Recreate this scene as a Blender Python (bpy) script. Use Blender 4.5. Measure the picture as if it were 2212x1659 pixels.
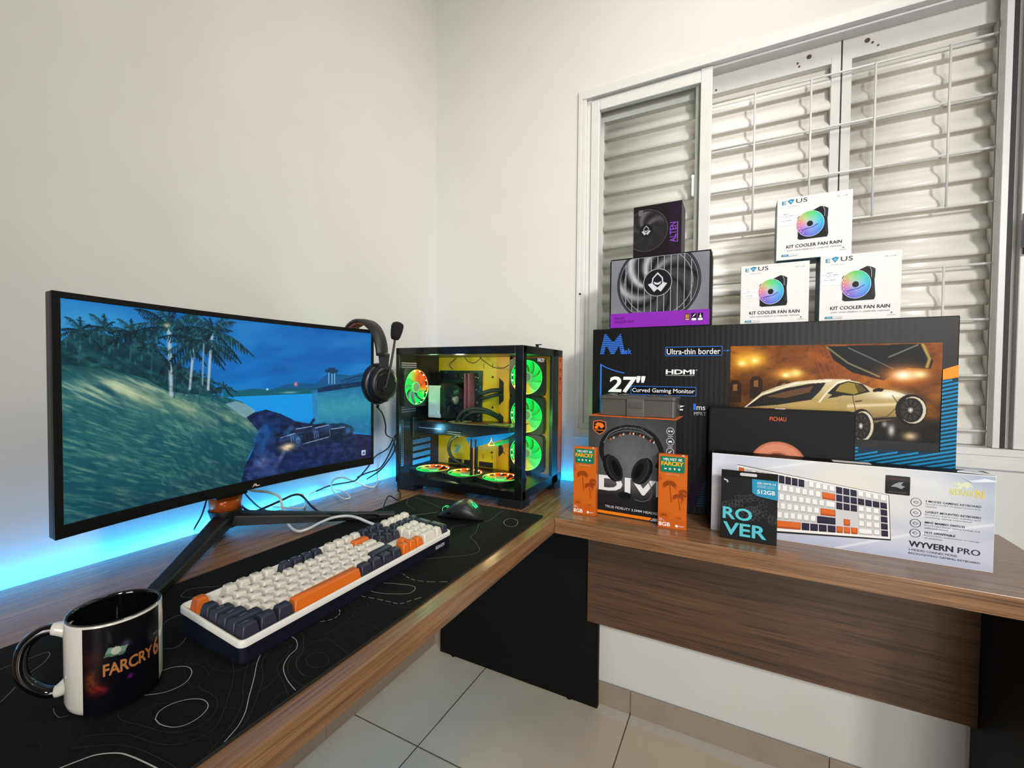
import bpy, math, random
import numpy as np
from mathutils import Vector, Matrix
for o in list(bpy.data.objects): bpy.data.objects.remove(o)
SC = bpy.context.scene
COL = SC.collection
PI = math.pi
rnd = random.Random(7)
def lin(r, g, b):
    return tuple(((c/255)/12.92 if c/255 <= .04045 else ((c/255+.055)/1.055)**2.4) for c in (r, g, b))
# ---------------------------------------------------------------- camera
cam_d = bpy.data.cameras.new('camera'); cam = bpy.data.objects.new('camera', cam_d); COL.objects.link(cam)
cam_d.sensor_fit = 'HORIZONTAL'; cam_d.sensor_width = 36; cam_d.lens = 948.09/2212*36
cam_d.clip_start = .01
fw = Vector((-.45948152, .88786918, -.02377081)); rt = Vector((.88798401, .45978441, .00909387)); up = Vector((-.01900361, .01692964, .99967607))
cam.matrix_world = Matrix((( rt.x, up.x, -fw.x, 1.09754), (rt.y, up.y, -fw.y, -1.44360), (rt.z, up.z, -fw.z, 1.11229), (0, 0, 0, 1)))
SC.camera = cam
# ---------------------------------------------------------------- world, lights, exposure
SC.view_settings.view_transform = 'Standard'; SC.view_settings.look = 'None'
SC.view_settings.gamma = 1; SC.view_settings.use_curve_mapping = False
SC.view_settings.exposure = 0.0
W = bpy.data.worlds.new('daylight'); SC.world = W; W.use_nodes = True
wn = W.node_tree; wbg = wn.nodes['Background']
wbg.inputs[0].default_value = (1.0, .95, .82, 1); wbg.inputs[1].default_value = 1.9
def area(name, loc, target, size, power, col=(1, 1, 1), sy=None):
    l = bpy.data.lights.new(name, 'AREA'); l.energy = power; l.color = col; l.size = size
    if sy: l.shape = 'RECTANGLE'; l.size_y = sy
    o = bpy.data.objects.new(name, l); COL.objects.link(o); o.location = loc
    o.rotation_euler = (Vector(target)-Vector(loc)).to_track_quat('-Z', 'Y').to_euler()
    return o
k = area('room_light', (2.75, -2.75, 2.15), (.65, 0, 1.3), .35, 13, (1, .985, .955)); k.data.spread = math.radians(74)
k = area('corner_fill', (1.45, -.75, 2.74), (.15, 0, 1.25), .6, 6.0, (1, .98, .945)); k.data.spread = math.radians(95)  # added fill from above, brightens the walls near the corner
k = area('low_fill', (2.0, -3.7, 1.15), (1.35, 0, .55), 1.0, 14.5, (1, .985, .96), 1.8); k.data.spread = math.radians(95)  # added fill behind the camera, lifts the floor and wall under the desk

# ---------------------------------------------------------------- materials
def pm(name, col, rough=.5, var=.06, scale=40, metal=0, bump=0, spec=.5, coat=0, emit=None, es=0, stretch=None, alpha=1):
    """procedural material: base colour broken up by object-space noise"""
    m = bpy.data.materials.new(name); m.use_nodes = True
    n = m.node_tree; b = n.nodes['Principled BSDF']
    tc = n.nodes.new('ShaderNodeTexCoord'); mp = n.nodes.new('ShaderNodeMapping'); ns = n.nodes.new('ShaderNodeTexNoise')
    n.links.new(tc.outputs['Object'], mp.inputs[0]); n.links.new(mp.outputs[0], ns.inputs['Vector'])
    if stretch: mp.inputs['Scale'].default_value = stretch
    ns.inputs['Scale'].default_value = scale; ns.inputs['Detail'].default_value = 5
    rp = n.nodes.new('ShaderNodeValToRGB'); n.links.new(ns.outputs[0], rp.inputs[0])
    c = lin(*col) if max(col) > 1 else col
    rp.color_ramp.elements[0].position = .3; rp.color_ramp.elements[1].position = .7
    rp.color_ramp.elements[0].color = tuple(max(0, x*(1-var)) for x in c)+(1,)
    rp.color_ramp.elements[1].color = tuple(min(1, x*(1+var)) for x in c)+(1,)
    n.links.new(rp.outputs[0], b.inputs['Base Color'])
    b.inputs['Roughness'].default_value = rough; b.inputs['Metallic'].default_value = metal
    b.inputs['Specular IOR Level'].default_value = spec; b.inputs['Coat Weight'].default_value = coat
    if emit:
        b.inputs['Emission Color'].default_value = (lin(*emit) if max(emit) > 1 else emit)+(1,); b.inputs['Emission Strength'].default_value = es
    if bump:
        bp = n.nodes.new('ShaderNodeBump'); bp.inputs['Strength'].default_value = bump; bp.inputs['Distance'].default_value = .001
        n.links.new(ns.outputs[0], bp.inputs['Height']); n.links.new(bp.outputs[0], b.inputs['Normal'])
    return m
def wood(name, axis, light=(152, 112, 78), dark=(84, 56, 38), s=1.0, rough=.27):
    m = bpy.data.materials.new(name); m.use_nodes = True; n = m.node_tree; b = n.nodes['Principled BSDF']; L = n.links.new
    tc = n.nodes.new('ShaderNodeTexCoord'); mp = n.nodes.new('ShaderNodeMapping'); L(tc.outputs['Object'], mp.inputs[0])
    sc = [95*s, 95*s, 95*s]; sc[axis] = 3.0*s; mp.inputs['Scale'].default_value = sc
    n1 = n.nodes.new('ShaderNodeTexNoise'); n1.inputs['Scale'].default_value = 1.0; n1.inputs['Detail'].default_value = 8; n1.inputs['Roughness'].default_value = .62; n1.inputs['Distortion'].default_value = .6
    L(mp.outputs[0], n1.inputs['Vector'])
    mp2 = n.nodes.new('ShaderNodeMapping'); L(tc.outputs['Object'], mp2.inputs[0]); sc2 = [520*s]*3; sc2[axis] = 9*s; mp2.inputs['Scale'].default_value = sc2
    n2 = n.nodes.new('ShaderNodeTexNoise'); n2.inputs['Scale'].default_value = 1.0; n2.inputs['Detail'].default_value = 5; L(mp2.outputs[0], n2.inputs['Vector'])
    mx = n.nodes.new('ShaderNodeMath'); mx.operation = 'MULTIPLY_ADD'; mx.inputs[1].default_value = .56; L(n1.outputs[0], mx.inputs[0])
    m2 = n.nodes.new('ShaderNodeMath'); m2.operation = 'MULTIPLY'; m2.inputs[1].default_value = .44; L(n2.outputs[0], m2.inputs[0]); L(m2.outputs[0], mx.inputs[2])
    rp = n.nodes.new('ShaderNodeValToRGB'); L(mx.outputs[0], rp.inputs[0])
    e = rp.color_ramp.elements; e[0].position = .36; e[0].color = lin(*dark)+(1,); e[1].position = .60; e[1].color = lin(*light)+(1,)
    k = e.new(.48); k.color = tuple((a*.55+c*.45) for a, c in zip(lin(*light), lin(*dark)))+(1,)
    L(rp.outputs[0], b.inputs['Base Color']); b.inputs['Roughness'].default_value = rough; b.inputs['Coat Weight'].default_value = .35; b.inputs['Coat Roughness'].default_value = .22
    bp = n.nodes.new('ShaderNodeBump'); bp.inputs['Strength'].default_value = .12; bp.inputs['Distance'].default_value = .0005
    L(n2.outputs[0], bp.inputs['Height']); L(bp.outputs[0], b.inputs['Normal'])
    return m
def glass(name, tint=(1, 1, 1), refl=1.0, rough=.0, ior=1.45):
    """thin pane: tinted see-through plus Fresnel mirror reflection"""
    m = bpy.data.materials.new(name); m.use_nodes = True; n = m.node_tree; L = n.links.new
    for x in list(n.nodes):
        if x.type != 'OUTPUT_MATERIAL': n.nodes.remove(x)
    out = n.nodes['Material Output']
    t = n.nodes.new('ShaderNodeBsdfTransparent'); t.inputs[0].default_value = tuple(tint)+(1,)
    g = n.nodes.new('ShaderNodeBsdfGlossy'); g.inputs['Roughness'].default_value = rough
    fr = n.nodes.new('ShaderNodeFresnel'); fr.inputs[0].default_value = ior
    mu = n.nodes.new('ShaderNodeMath'); mu.operation = 'MULTIPLY'; mu.inputs[1].default_value = refl; mu.use_clamp = True; 
    ge = n.nodes.new('ShaderNodeNewGeometry'); sb = n.nodes.new('ShaderNodeMath'); sb.operation = 'SUBTRACT'; sb.inputs[0].default_value = 1; L(ge.outputs['Backfacing'], sb.inputs[1])
    m0 = n.nodes.new('ShaderNodeMath'); m0.operation = 'MULTIPLY'; L(fr.outputs[0], m0.inputs[0]); L(sb.outputs[0], m0.inputs[1]); L(m0.outputs[0], mu.inputs[0])
    mx = n.nodes.new('ShaderNodeMixShader'); L(mu.outputs[0], mx.inputs[0]); L(t.outputs[0], mx.inputs[1]); L(g.outputs[0], mx.inputs[2]); L(mx.outputs[0], out.inputs[0])
    return m
def ink(name, rough=.45, emit=0, coat=0):
    """printed (or lit) surface whose colours are stored on the mesh"""
    m = bpy.data.materials.new(name); m.use_nodes = True; n = m.node_tree; b = n.nodes['Principled BSDF']
    a = n.nodes.new('ShaderNodeAttribute'); a.attribute_name = 'Col'
    b.inputs['Roughness'].default_value = rough; b.inputs['Coat Weight'].default_value = coat
    if emit:
        b.inputs['Base Color'].default_value = (.004, .004, .004, 1); b.inputs['Specular IOR Level'].default_value = .2
        n.links.new(a.outputs[0], b.inputs['Emission Color']); b.inputs['Emission Strength'].default_value = emit
    else:
        n.links.new(a.outputs[0], b.inputs['Base Color']); b.inputs['Specular IOR Level'].default_value = .16
    return m
# ---------------------------------------------------------------- objects
def meta(o, label=None, cat=None, group=None, kind=None):
    if label: o['label'] = label
    if cat: o['category'] = cat
    if group: o['group'] = group
    if kind: o['kind'] = kind
    return o
def thing(name, label, cat, loc=(0, 0, 0), rz=0, group=None):
    o = bpy.data.objects.new(name, None); COL.objects.link(o); o.empty_display_size = .03
    o.location = loc; o.rotation_euler = (0, 0, rz)
    return meta(o, label, cat, group)
def wloc(o):
    v = Vector((0, 0, 0))
    while o is not None: v = v+o.location; o = o.parent
    return v
class MB:
    """collects shapes and links them as ONE mesh object"""
    def __init__(s): s.v = []; s.f = []; s.m = []; s.sm = []
    def add(s, vs, fs, mi=0, smooth=False):
        k = len(s.v); s.v += [tuple(v) for v in vs]
        for f in fs: s.f.append([i+k for i in f]); s.m.append(mi); s.sm.append(smooth)
        return s
    def box(s, x0, x1, y0, y1, z0, z1, mi=0, T=None):
        vs = [Vector((x, y, z)) for z in (z0, z1) for y in (y0, y1) for x in (x0, x1)]
        if T: vs = [T @ v for v in vs]
        return s.add(vs, [(0, 2, 3, 1), (4, 5, 7, 6), (0, 1, 5, 4), (2, 6, 7, 3), (0, 4, 6, 2), (1, 3, 7, 5)], mi)
    def rbox(s, x0, x1, y0, y1, z0, z1, r, mi=0, n=4, axis=2, T=None, top=1.0):
        """box with rounded vertical corners (about axis z)"""
        pts = rrect((x0+x1)/2, (y0+y1)/2, x1-x0, y1-y0, r, n)
        return s.prism(pts, z0, z1, mi, T=T, top=top)
    def prism(s, pts, z0, z1, mi=0, T=None, top=1.0, smooth=False):
        n = len(pts); cx = sum(p[0] for p in pts)/n; cy = sum(p[1] for p in pts)/n
        vs = [Vector((x, y, z0)) for x, y in pts]+[Vector((cx+(x-cx)*top, cy+(y-cy)*top, z1)) for x, y in pts]
        if T: vs = [T @ v for v in vs]
        fs = [tuple(range(n))[::-1], tuple(range(n, 2*n))]
        s.add(vs, fs, mi)
        k = len(s.v)-2*n
        for i in range(n):
            s.f.append([k+i, k+(i+1) % n, k+n+(i+1) % n, k+n+i]); s.m.append(mi); s.sm.append(smooth)
        return s
    def loft(s, rings, mi=0, close=True, caps=True, smooth=True, T=None):
        n = len(rings[0]); vs = [Vector(p) for r in rings for p in r]
        if T: vs = [T @ v for v in vs]
        fs = []
        for a in range(len(rings)-1):
            for i in range(n if close else n-1):
                j = (i+1) % n; fs.append((a*n+i, a*n+j, (a+1)*n+j, (a+1)*n+i))
        k = len(s.v); s.add(vs, fs, mi, smooth)
        if caps:
            s.f.append([k+i for i in range(n)][::-1]); s.m.append(mi); s.sm.append(False)
            s.f.append([k+(len(rings)-1)*n+i for i in range(n)]); s.m.append(mi); s.sm.append(False)
        return s
    def cyl(s, c, d, r, h, n=24, mi=0, r2=None, smooth=True):
        """cylinder from c along unit-ish direction d for length h"""
        d = Vector(d).normalized(); q = d.to_track_quat('Z', 'Y'); r2 = r if r2 is None else r2; c = Vector(c)
        rings = [[c+d*hh+q @ Vector((rr*math.cos(2*PI*i/n), rr*math.sin(2*PI*i/n), 0)) for i in range(n)] for hh, rr in ((0, r), (h, r2))]
        return s.loft(rings, mi, smooth=smooth)
    def lathe(s, prof, c=(0, 0, 0), d=(0, 0, 1), n=32, mi=0, caps=False, smooth=True, a0=0, a1=2*PI):
        d = Vector(d).normalized(); q = d.to_track_quat('Z', 'Y'); c = Vector(c)
        full = abs(a1-a0-2*PI) < 1e-6; m = n if full else n+1
        rings = [[c+q @ Vector((r*math.cos(a0+(a1-a0)*i/n), r*math.sin(a0+(a1-a0)*i/n), z)) for i in range(m)] for r, z in prof]
        return s.loft(rings, mi, close=full, caps=caps, smooth=smooth)
    def tube(s, pts, r, n=8, mi=0, sub=6, caps=True):
        P = smooth_path(pts, sub) if sub else [Vector(p) for p in pts]
        rr = r if callable(r) else (lambda t: r)
        rings = []; up_ = None
        for i, p in enumerate(P):
            t = (P[min(i+1, len(P)-1)]-P[max(i-1, 0)]).normalized()
            if up_ is None:
                up_ = Vector((0, 0, 1)) if abs(t.z) < .9 else Vector((1, 0, 0))
            up_ = (up_-t*up_.dot(t)).normalized(); sd = t.cross(up_)
            R = rr(i/(len(P)-1))
            rings.append([p+(up_*math.cos(2*PI*k/n)+sd*math.sin(2*PI*k/n))*R for k in range(n)])
        return s.loft(rings, mi, caps=caps)
    def ellipsoid(s, c, r, n=16, m=10, mi=0, T=None):
        rings = []
        for a in range(m+1):
            th = PI*a/m; th = min(max(th, .02), PI-.02)
            rings.append([(c[0]+r[0]*math.sin(th)*math.cos(2*PI*i/n), c[1]+r[1]*math.sin(th)*math.sin(2*PI*i/n), c[2]-r[2]*math.cos(th)) for i in range(n)])
        return s.loft(rings, mi, T=T)
    def build(s, name, mats, parent=None, world=False, origin=None, bevel=0, bseg=2, shade=True, sub=0, coll=True):
        me = bpy.data.meshes.new(name)
        vs = s.v
        if world and parent is not None: off = wloc(parent)
        else: off = Vector(origin) if origin else Vector((0, 0, 0))
        if off.length: vs = [(v[0]-off.x, v[1]-off.y, v[2]-off.z) for v in vs]
        me.from_pydata(vs, [], s.f)
        for m in (mats if isinstance(mats, (list, tuple)) else [mats]): me.materials.append(m)
        me.polygons.foreach_set('material_index', s.m); me.polygons.foreach_set('use_smooth', s.sm)
        me.update(); me.validate()
        o = bpy.data.objects.new(name, me); COL.objects.link(o)
        if parent is not None: o.parent = parent
        elif origin: o.location = origin
        if bevel:
            b = o.modifiers.new('bevel', 'BEVEL'); b.width = bevel; b.segments = bseg; b.limit_method = 'ANGLE'; b.angle_limit = math.radians(40)
        if sub:
            b = o.modifiers.new('sub', 'SUBSURF'); b.levels = sub; b.render_levels = sub
        return o
def smooth_path(pts, sub=6):
    P = [Vector(p) for p in pts]; out = []
    for i in range(len(P)-1):
        p0 = P[max(i-1, 0)]; p1 = P[i]; p2 = P[i+1]; p3 = P[min(i+2, len(P)-1)]
        for k in range(sub):
            t = k/sub
            out.append(.5*((2*p1)+(p2-p0)*t+(2*p0-5*p1+4*p2-p3)*t*t+(3*p1-p0-3*p2+p3)*t**3))
    out.append(P[-1]); return out
def rrect(cx, cy, w, h, r, n=4):
    pts = []
    for qx, qy, a in ((1, 1, 0), (-1, 1, 90), (-1, -1, 180), (1, -1, 270)):
        for k in range(n+1):
            t = math.radians(a+90*k/n); pts.append((cx+qx*(w/2-r)+r*math.cos(t), cy+qy*(h/2-r)+r*math.sin(t)))
    return pts
def ell(cx, cy, rx, ry=None, n=32, a0=0, a1=2*PI):
    ry = rx if ry is None else ry; full = abs(a1-a0-2*PI) < 1e-6
    return [(cx+rx*math.cos(a0+(a1-a0)*i/n), cy+ry*math.sin(a0+(a1-a0)*i/n)) for i in range(n if full else n+1)]
# ---------------------------------------------------------------- print: flat inked shapes on a plane
FONTS = {}
def text_shape(s, bold=0.0, shear=0.0, spacing=1.0):
    key = (s, bold, shear, spacing)
    if key not in FONTS:
        cu = bpy.data.curves.new('t', 'FONT'); cu.body = s; cu.size = 1; cu.offset = bold*.5; cu.shear = shear; cu.space_character = spacing
        cu.resolution_u = 3
        ob = bpy.data.objects.new('t', cu); COL.objects.link(ob)
        dg = bpy.context.evaluated_depsgraph_get(); me = bpy.data.meshes.new_from_object(ob.evaluated_get(dg))
        vs = [(v.co.x, v.co.y) for v in me.vertices]; fs = [tuple(p.vertices) for p in me.polygons]
        bpy.data.objects.remove(ob); bpy.data.curves.remove(cu); bpy.data.meshes.remove(me)
        xs = [v[0] for v in vs]; ys = [v[1] for v in vs]
        FONTS[key] = ([( (x-min(xs))/(max(xs)-min(xs)), (y-min(ys))/(max(ys)-min(ys)) ) for x, y in vs], fs)
    return FONTS[key]
class Print:
    """flat inked shapes: u,v in metres on a face; each new layer sits a hair above the last"""
    def __init__(s, step=.00003, base=.0002): s.v = []; s.f = []; s.c = []; s.h = base; s.step = step
    def raw(s, vs, fs, col):
        k = len(s.v); s.h += s.step
        s.v += [(u, v, s.h) for u, v in vs]
        c = lin(*col) if not isinstance(col, list) else None
        s.c += [c]*len(vs) if c else col
        s.f += [[i+k for i in f] for f in fs]; return s
    def poly(s, pts, col): return s.raw(pts, [tuple(range(len(pts)))], col)
    def rect(s, u0, u1, v0, v1, col): return s.poly([(u0, v0), (u1, v0), (u1, v1), (u0, v1)], col)
    def rr(s, u0, u1, v0, v1, r, col): return s.poly(rrect((u0+u1)/2, (v0+v1)/2, u1-u0, v1-v0, r), col)
    def text(s, t, u0, u1, v0, v1, col, bold=0.0, shear=0.0, spacing=1.0, rot=0):
        vs, fs = text_shape(t, bold, shear, spacing)
        if rot: vs = [(1-y, x) for x, y in vs]
        return s.raw([(u0+x*(u1-u0), v0+y*(v1-v0)) for x, y in vs], fs, col)
    def line(s, pts, w, col, closed=False):
        n = len(pts); vs = []; fs = []
        for i, p in enumerate(pts):
            a = pts[i-1] if (i or closed) else p; b = pts[(i+1) % n] if (i < n-1 or closed) else p
            d = Vector((b[0]-a[0], b[1]-a[1])); d = d.normalized() if d.length else Vector((1, 0)); nn = (-d.y*w/2, d.x*w/2)
            vs += [(p[0]+nn[0], p[1]+nn[1]), (p[0]-nn[0], p[1]-nn[1])]
        for i in range(n if closed else n-1):
            j = (i+1) % n; fs.append((2*i, 2*i+1, 2*j+1, 2*j))
        return s.raw(vs, fs, col)
    def ring(s, cx, cy, r, w, col, ry=None, n=36): return s.line(ell(cx, cy, r, ry, n), w, col, True)
    def canvas(s, u0, u1, v0, v1, C):
        h, w, _ = C.a.shape; k = len(s.v); s.h += s.step
        A = np.clip(C.a, 0, 255)/255.; A = np.where(A <= .04045, A/12.92, ((A+.055)/1.055)**2.4)
        for j in range(h):
            for i in range(w): s.v.append((u0+(u1-u0)*i/(w-1), v1-(v1-v0)*j/(h-1), s.h))
        s.c += [tuple(x) for x in A.reshape(-1, 3)]
        s.f += [[k+j*w+i, k+(j+1)*w+i, k+(j+1)*w+i+1, k+j*w+i+1] for j in range(h-1) for i in range(w-1)]
        return s
    def build(s, name, mat, parent, f):
        """f maps (u, v, lift) to the parent's local space"""
        me = bpy.data.meshes.new(name); me.from_pydata([tuple(f(*p)) for p in s.v], [], s.f); me.materials.append(mat)
        at = me.color_attributes.new('Col', 'FLOAT_COLOR', 'POINT')
        at.data.foreach_set('color', [x for c in s.c for x in (c[0], c[1], c[2], 1.0)])
        me.update()
        o = bpy.data.objects.new(name, me); COL.objects.link(o); o.parent = parent
        return o
class Canvas:
    """little numpy painter for printed pictures; coordinates 0..1, v up"""
    def __init__(s, w, h, col, asp=None):
        s.w = w; s.h = h; s.a = np.zeros((h, w, 3))+np.array(col, float)
        s.U, s.V = np.meshgrid(np.linspace(0, 1, w), np.linspace(1, 0, h)); s.rs = np.random.RandomState(3)
    def mix(s, mask, col, al=1.0):
        m = (mask*al)[..., None]; s.a = s.a*(1-m)+np.array(col, float)*m; return s
    def inside(s, pts):
        m = np.zeros(s.U.shape, bool); n = len(pts)
        for i in range(n):
            x0, y0 = pts[i]; x1, y1 = pts[(i+1) % n]
            if y0 == y1: continue
            c = ((s.V < y0) != (s.V < y1)) & (s.U < (x1-x0)*(s.V-y0)/(y1-y0)+x0); m ^= c
        return m.astype(float)
    def window(s, x0, x1, y0, y1):
        i0 = max(0, int(x0*(s.w-1))-1); i1 = min(s.w, int(x1*(s.w-1))+3); j0 = max(0, int((1-y1)*(s.h-1))-1); j1 = min(s.h, int((1-y0)*(s.h-1))+3)
        return slice(j0, max(j0, j1)), slice(i0, max(i0, i1))
    def poly(s, pts, col, al=1.0):
        w = s.window(min(p[0] for p in pts), max(p[0] for p in pts), min(p[1] for p in pts), max(p[1] for p in pts))
        U, V = s.U[w], s.V[w]; m = np.zeros(U.shape, bool)
        for (x0, y0), (x1, y1) in zip(pts, pts[1:]+pts[:1]):
            if y0 == y1: continue
            m ^= ((V < y0) != (V < y1)) & (U < (x1-x0)*(V-y0)/(y1-y0)+x0)
        m = (m*al)[..., None]; s.a[w] = s.a[w]*(1-m)+np.array(col, float)*m; return s
    def spot(s, u, v, ru, rv, col, al=1.0, p=2.0):
        d = ((s.U-u)/ru)**2+((s.V-v)/rv)**2; return s.mix(np.exp(-d**(p/2)), col, al)
    def disc(s, u, v, ru, rv, col, al=1.0):
        return s.mix((((s.U-u)/ru)**2+((s.V-v)/rv)**2 < 1).astype(float), col, al)
    def line(s, pts, wu, col, al=1.0, asp=1.78):
        w = s.window(min(p[0] for p in pts)-2*wu, max(p[0] for p in pts)+2*wu, min(p[1] for p in pts)-2*wu, max(p[1] for p in pts)+2*wu)
        U, V = s.U[w], s.V[w]; m = np.zeros(U.shape)
        for (x0, y0), (x1, y1) in zip(pts, pts[1:]):
            dx = (x1-x0)*asp; dy = y1-y0; L = dx*dx+dy*dy+1e-12
            t = np.clip((((U-x0)*asp)*dx+(V-y0)*dy)/L, 0, 1)
            d = np.hypot((U-x0)*asp-t*dx, V-y0-t*dy); m = np.maximum(m, np.clip(1.5-d/wu, 0, 1))
        m = (m*al)[..., None]; s.a[w] = s.a[w]*(1-m)+np.array(col, float)*m; return s
    def noise(s, fu, fv, ang=0, oct=3, seed=1):
        r = np.random.RandomState(seed); out = np.zeros(s.U.shape); amp = 1.; tot = 0
        ca, sa = math.cos(ang), math.sin(ang); X = s.U*ca+s.V*sa; Y = -s.U*sa+s.V*ca
        for k in range(oct):
            g = r.rand(67, 67); x = (X+3)*fu*2**k; y = (Y+3)*fv*2**k
            xi = np.floor(x).astype(int); yi = np.floor(y).astype(int); fx = x-xi; fy = y-yi
            fx = fx*fx*(3-2*fx); fy = fy*fy*(3-2*fy)
            G = lambda a, b: g[a % 67, b % 67]
            out += amp*((G(xi, yi)*(1-fx)+G(xi+1, yi)*fx)*(1-fy)+(G(xi, yi+1)*(1-fx)+G(xi+1, yi+1)*fx)*fy); tot += amp; amp *= .5
        return out/tot
INK = ink('printed_ink', .42); INK_GLOSS = ink('glossy_printed_ink', .32, coat=.08); INK_MATT = ink('matt_printed_ink', .8)
BLACK = pm('black_plastic', (16, 16, 18), .42, .15, 80)
BLACK_GLOSS = pm('gloss_black_plastic', (7, 7, 9), .12, .1, 60)
WHITE_PAINT = pm('white_painted_aluminium', (216, 214, 210), .38, .03, 30)
# ================================================================ the room
PLASTER = pm('cream_plaster', (216, 213, 206), .85, .02, 6, bump=.02)
def struct(mb, name, mats, **k):
    o = mb.build(name, mats, **k); o['kind'] = 'structure'; return o
RX, RY, RH = 4.2, -5.2, 2.85
struct(MB().box(-.15, 0, RY, .15, 0, RH), 'wall_left', PLASTER)
wx0, wx1, wz0, wz1 = .604, 2.055, .912, 2.052
w = MB(); w.box(0, wx0, 0, .15, 0, RH); w.box(wx1, RX, 0, .15, 0, RH); w.box(wx0, wx1, 0, .15, 0, wz0); w.box(wx0, wx1, 0, .15, wz1, RH)
struct(w, 'wall_right', PLASTER)
struct(MB().box(RX, RX+.12, RY, .15, 0, RH), 'wall_side', PLASTER)
struct(MB().box(-.15, RX+.12, RY-.12, RY, 0, RH), 'wall_back', PLASTER)
struct(MB().box(-.15, RX+.12, RY-.12, .15, RH, RH+.1), 'ceiling', PLASTER)
def tile_mat():
    m = bpy.data.materials.new('ceramic_floor_tile'); m.use_nodes = True; n = m.node_tree; b = n.nodes['Principled BSDF']; L = n.links.new
    tc = n.nodes.new('ShaderNodeTexCoord'); mp = n.nodes.new('ShaderNodeMapping'); mp.inputs['Location'].default_value = (-.801+.533*4, .431+.533*10, 0)
    L(tc.outputs['Object'], mp.inputs[0])
    br = n.nodes.new('ShaderNodeTexBrick'); br.offset = 0; br.inputs['Scale'].default_value = 1; br.inputs['Brick Width'].default_value = .533; br.inputs['Row Height'].default_value = .533
    br.inputs['Mortar Size'].default_value = .0022; br.inputs['Mortar Smooth'].default_value = .2; br.inputs['Bias'].default_value = 0
    br.inputs['Color1'].default_value = lin(238, 216, 178)+(1,); br.inputs['Color2'].default_value = lin(230, 207, 168)+(1,); br.inputs['Mortar'].default_value = lin(96, 82, 66)+(1,)
    L(mp.outputs[0], br.inputs['Vector'])
    ns = n.nodes.new('ShaderNodeTexNoise'); ns.inputs['Scale'].default_value = 7; ns.inputs['Detail'].default_value = 6; L(tc.outputs['Object'], ns.inputs['Vector'])
    mx = n.nodes.new('ShaderNodeMix'); mx.data_type = 'RGBA'; mx.blend_type = 'MULTIPLY'; mx.inputs[0].default_value = .22
    L(br.outputs[0], mx.inputs[6]); L(ns.outputs[0], mx.inputs[7]); L(mx.outputs[2], b.inputs['Base Color']); b.inputs['Roughness'].default_value = .33
    return m
struct(MB().box(-.15, RX+.12, RY-.12, .15, -.08, 0), 'floor', tile_mat())
SKIRT = pm('beige_skirting_tile', (156, 140, 120), .5, .08, 12)
s = MB(); x = .801-.533*2+.0015
for a, b in ((0, .266), (.269, .7995), (.8025, 1.3325), (1.3355, 1.866), (1.869, 2.40), (2.403, 2.93), (2.933, 3.465), (3.468, RX)):
    s.box(a, b, -.009, 0, 0, .076)
struct(s, 'baseboard_right', SKIRT, bevel=.0012)
s = MB()
for k in range(10): s.box(0, .009, -.009-.533*(k+1)+.003 if k < 9 else RY, -.009-.533*k, 0, .076)
struct(s, 'baseboard_left', SKIRT, bevel=.0012)
# ---------------------------------------------------------------- window: frame, sashes, security grille, louvred shutter
ALU = WHITE_PAINT; ALU_SH = pm('pale_grey_painted_steel', (205, 203, 200), .42, .03, 25)
GASKET = pm('black_rubber_and_gap_shade', (20, 18, 17), .6)  # black rubber; also colours the strips that stand for shaded gaps
win = bpy.data.objects.new('window_1', None); COL.objects.link(win); win.location = (wx0, 0, wz0); win['kind'] = 'structure'
fx0, fx1, fz0, fz1 = .597, 2.062, .905, 2.066
f = MB()
f.box(fx0, fx0+.014, -.007, .10, fz0, fz1); f.box(fx0+.014, fx0+.027, -.003, .10, fz0, fz1); f.box(fx0+.027, .6385, .012, .10, fz0, fz1)
f.box(fx1-.04, fx1, -.006, .10, fz0, fz1)
f.box(fx0+.014, fx1, -.006, .10, 2.036, fz1); f.box(fx0+.014, fx1, .014, .10, 2.030, 2.036)
f.box(fx0+.014, fx1, -.010, .10, fz0, .928); f.box(fx0+.014, fx1, -.004, .10, .928, .945); f.box(fx0-.0, fx1, -.014, .0, fz0-.008, fz0+.010)
f.build('window_frame', ALU, win, world=True, bevel=.0015)
MB().cyl((.6105, -.0035, 1.385), (0, -1, 0), .0035, .004, 12).build('drain_plug', GASKET, win, world=True)
def sash(x0, x1, lw, rw, ya, yb, name):
    g = MB(); g.box(x0, x0+lw, ya, yb, .946, 2.029); g.box(x1-rw, x1, ya, yb, .946, 2.034); g.box(x0+lw, x1-rw, ya, yb, 1.994, 2.029); g.box(x0+lw, x1-rw, ya, yb, .946, .985)
    return g.build(name, ALU, win, world=True, bevel=.002)
PANE = glass('window_glass', (.985, .995, .988), .6)
s1 = sash(.6385, 1.010, .0285, .032, .006, .026, 'sliding_sash')
MB().box(.667, .978, .015, .018, .985, 1.994).build('glass_pane', PANE, s1).location = -wloc(s1)
g = MB(); g.box(.964, .978, .018, .040, .985, 1.994)
g.build('inner_stile', pm('grey_green_glass_edge', (150, 153, 146), .4), win, world=True)
lk = MB(); lk.box(.958, .964, -.004, .008, 1.655, 1.712); lk.cyl((.961, -.004, 1.714), (0, 1, 0), .005, .012, 12); lk.build('pull_latch', pm('white_nylon', (240, 240, 238), .4), win, world=True, bevel=.0015)
s2 = sash(1.668, 2.022, .062, .03, .002, .024, 'sliding_sash')
MB().box(1.730, 1.992, .012, .015, .985, 1.994).build('glass_pane', PANE, s2).location = -wloc(s2)
MB().box(1.6585, 1.668, .020, .045, .946, 2.03).build('sash_track', ALU_SH, win, world=True)
MB().box(1.6465, 1.6585, .012, .030, .946, 2.034).build('gap_shade_strip', GASKET, win, world=True)  # black strip put in for the shaded gap between shutter and sash
MB().box(1.634, 1.6465, .004, .034, .946, 2.03).build('shutter_stop', ALU, win, world=True, bevel=.001)
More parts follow.
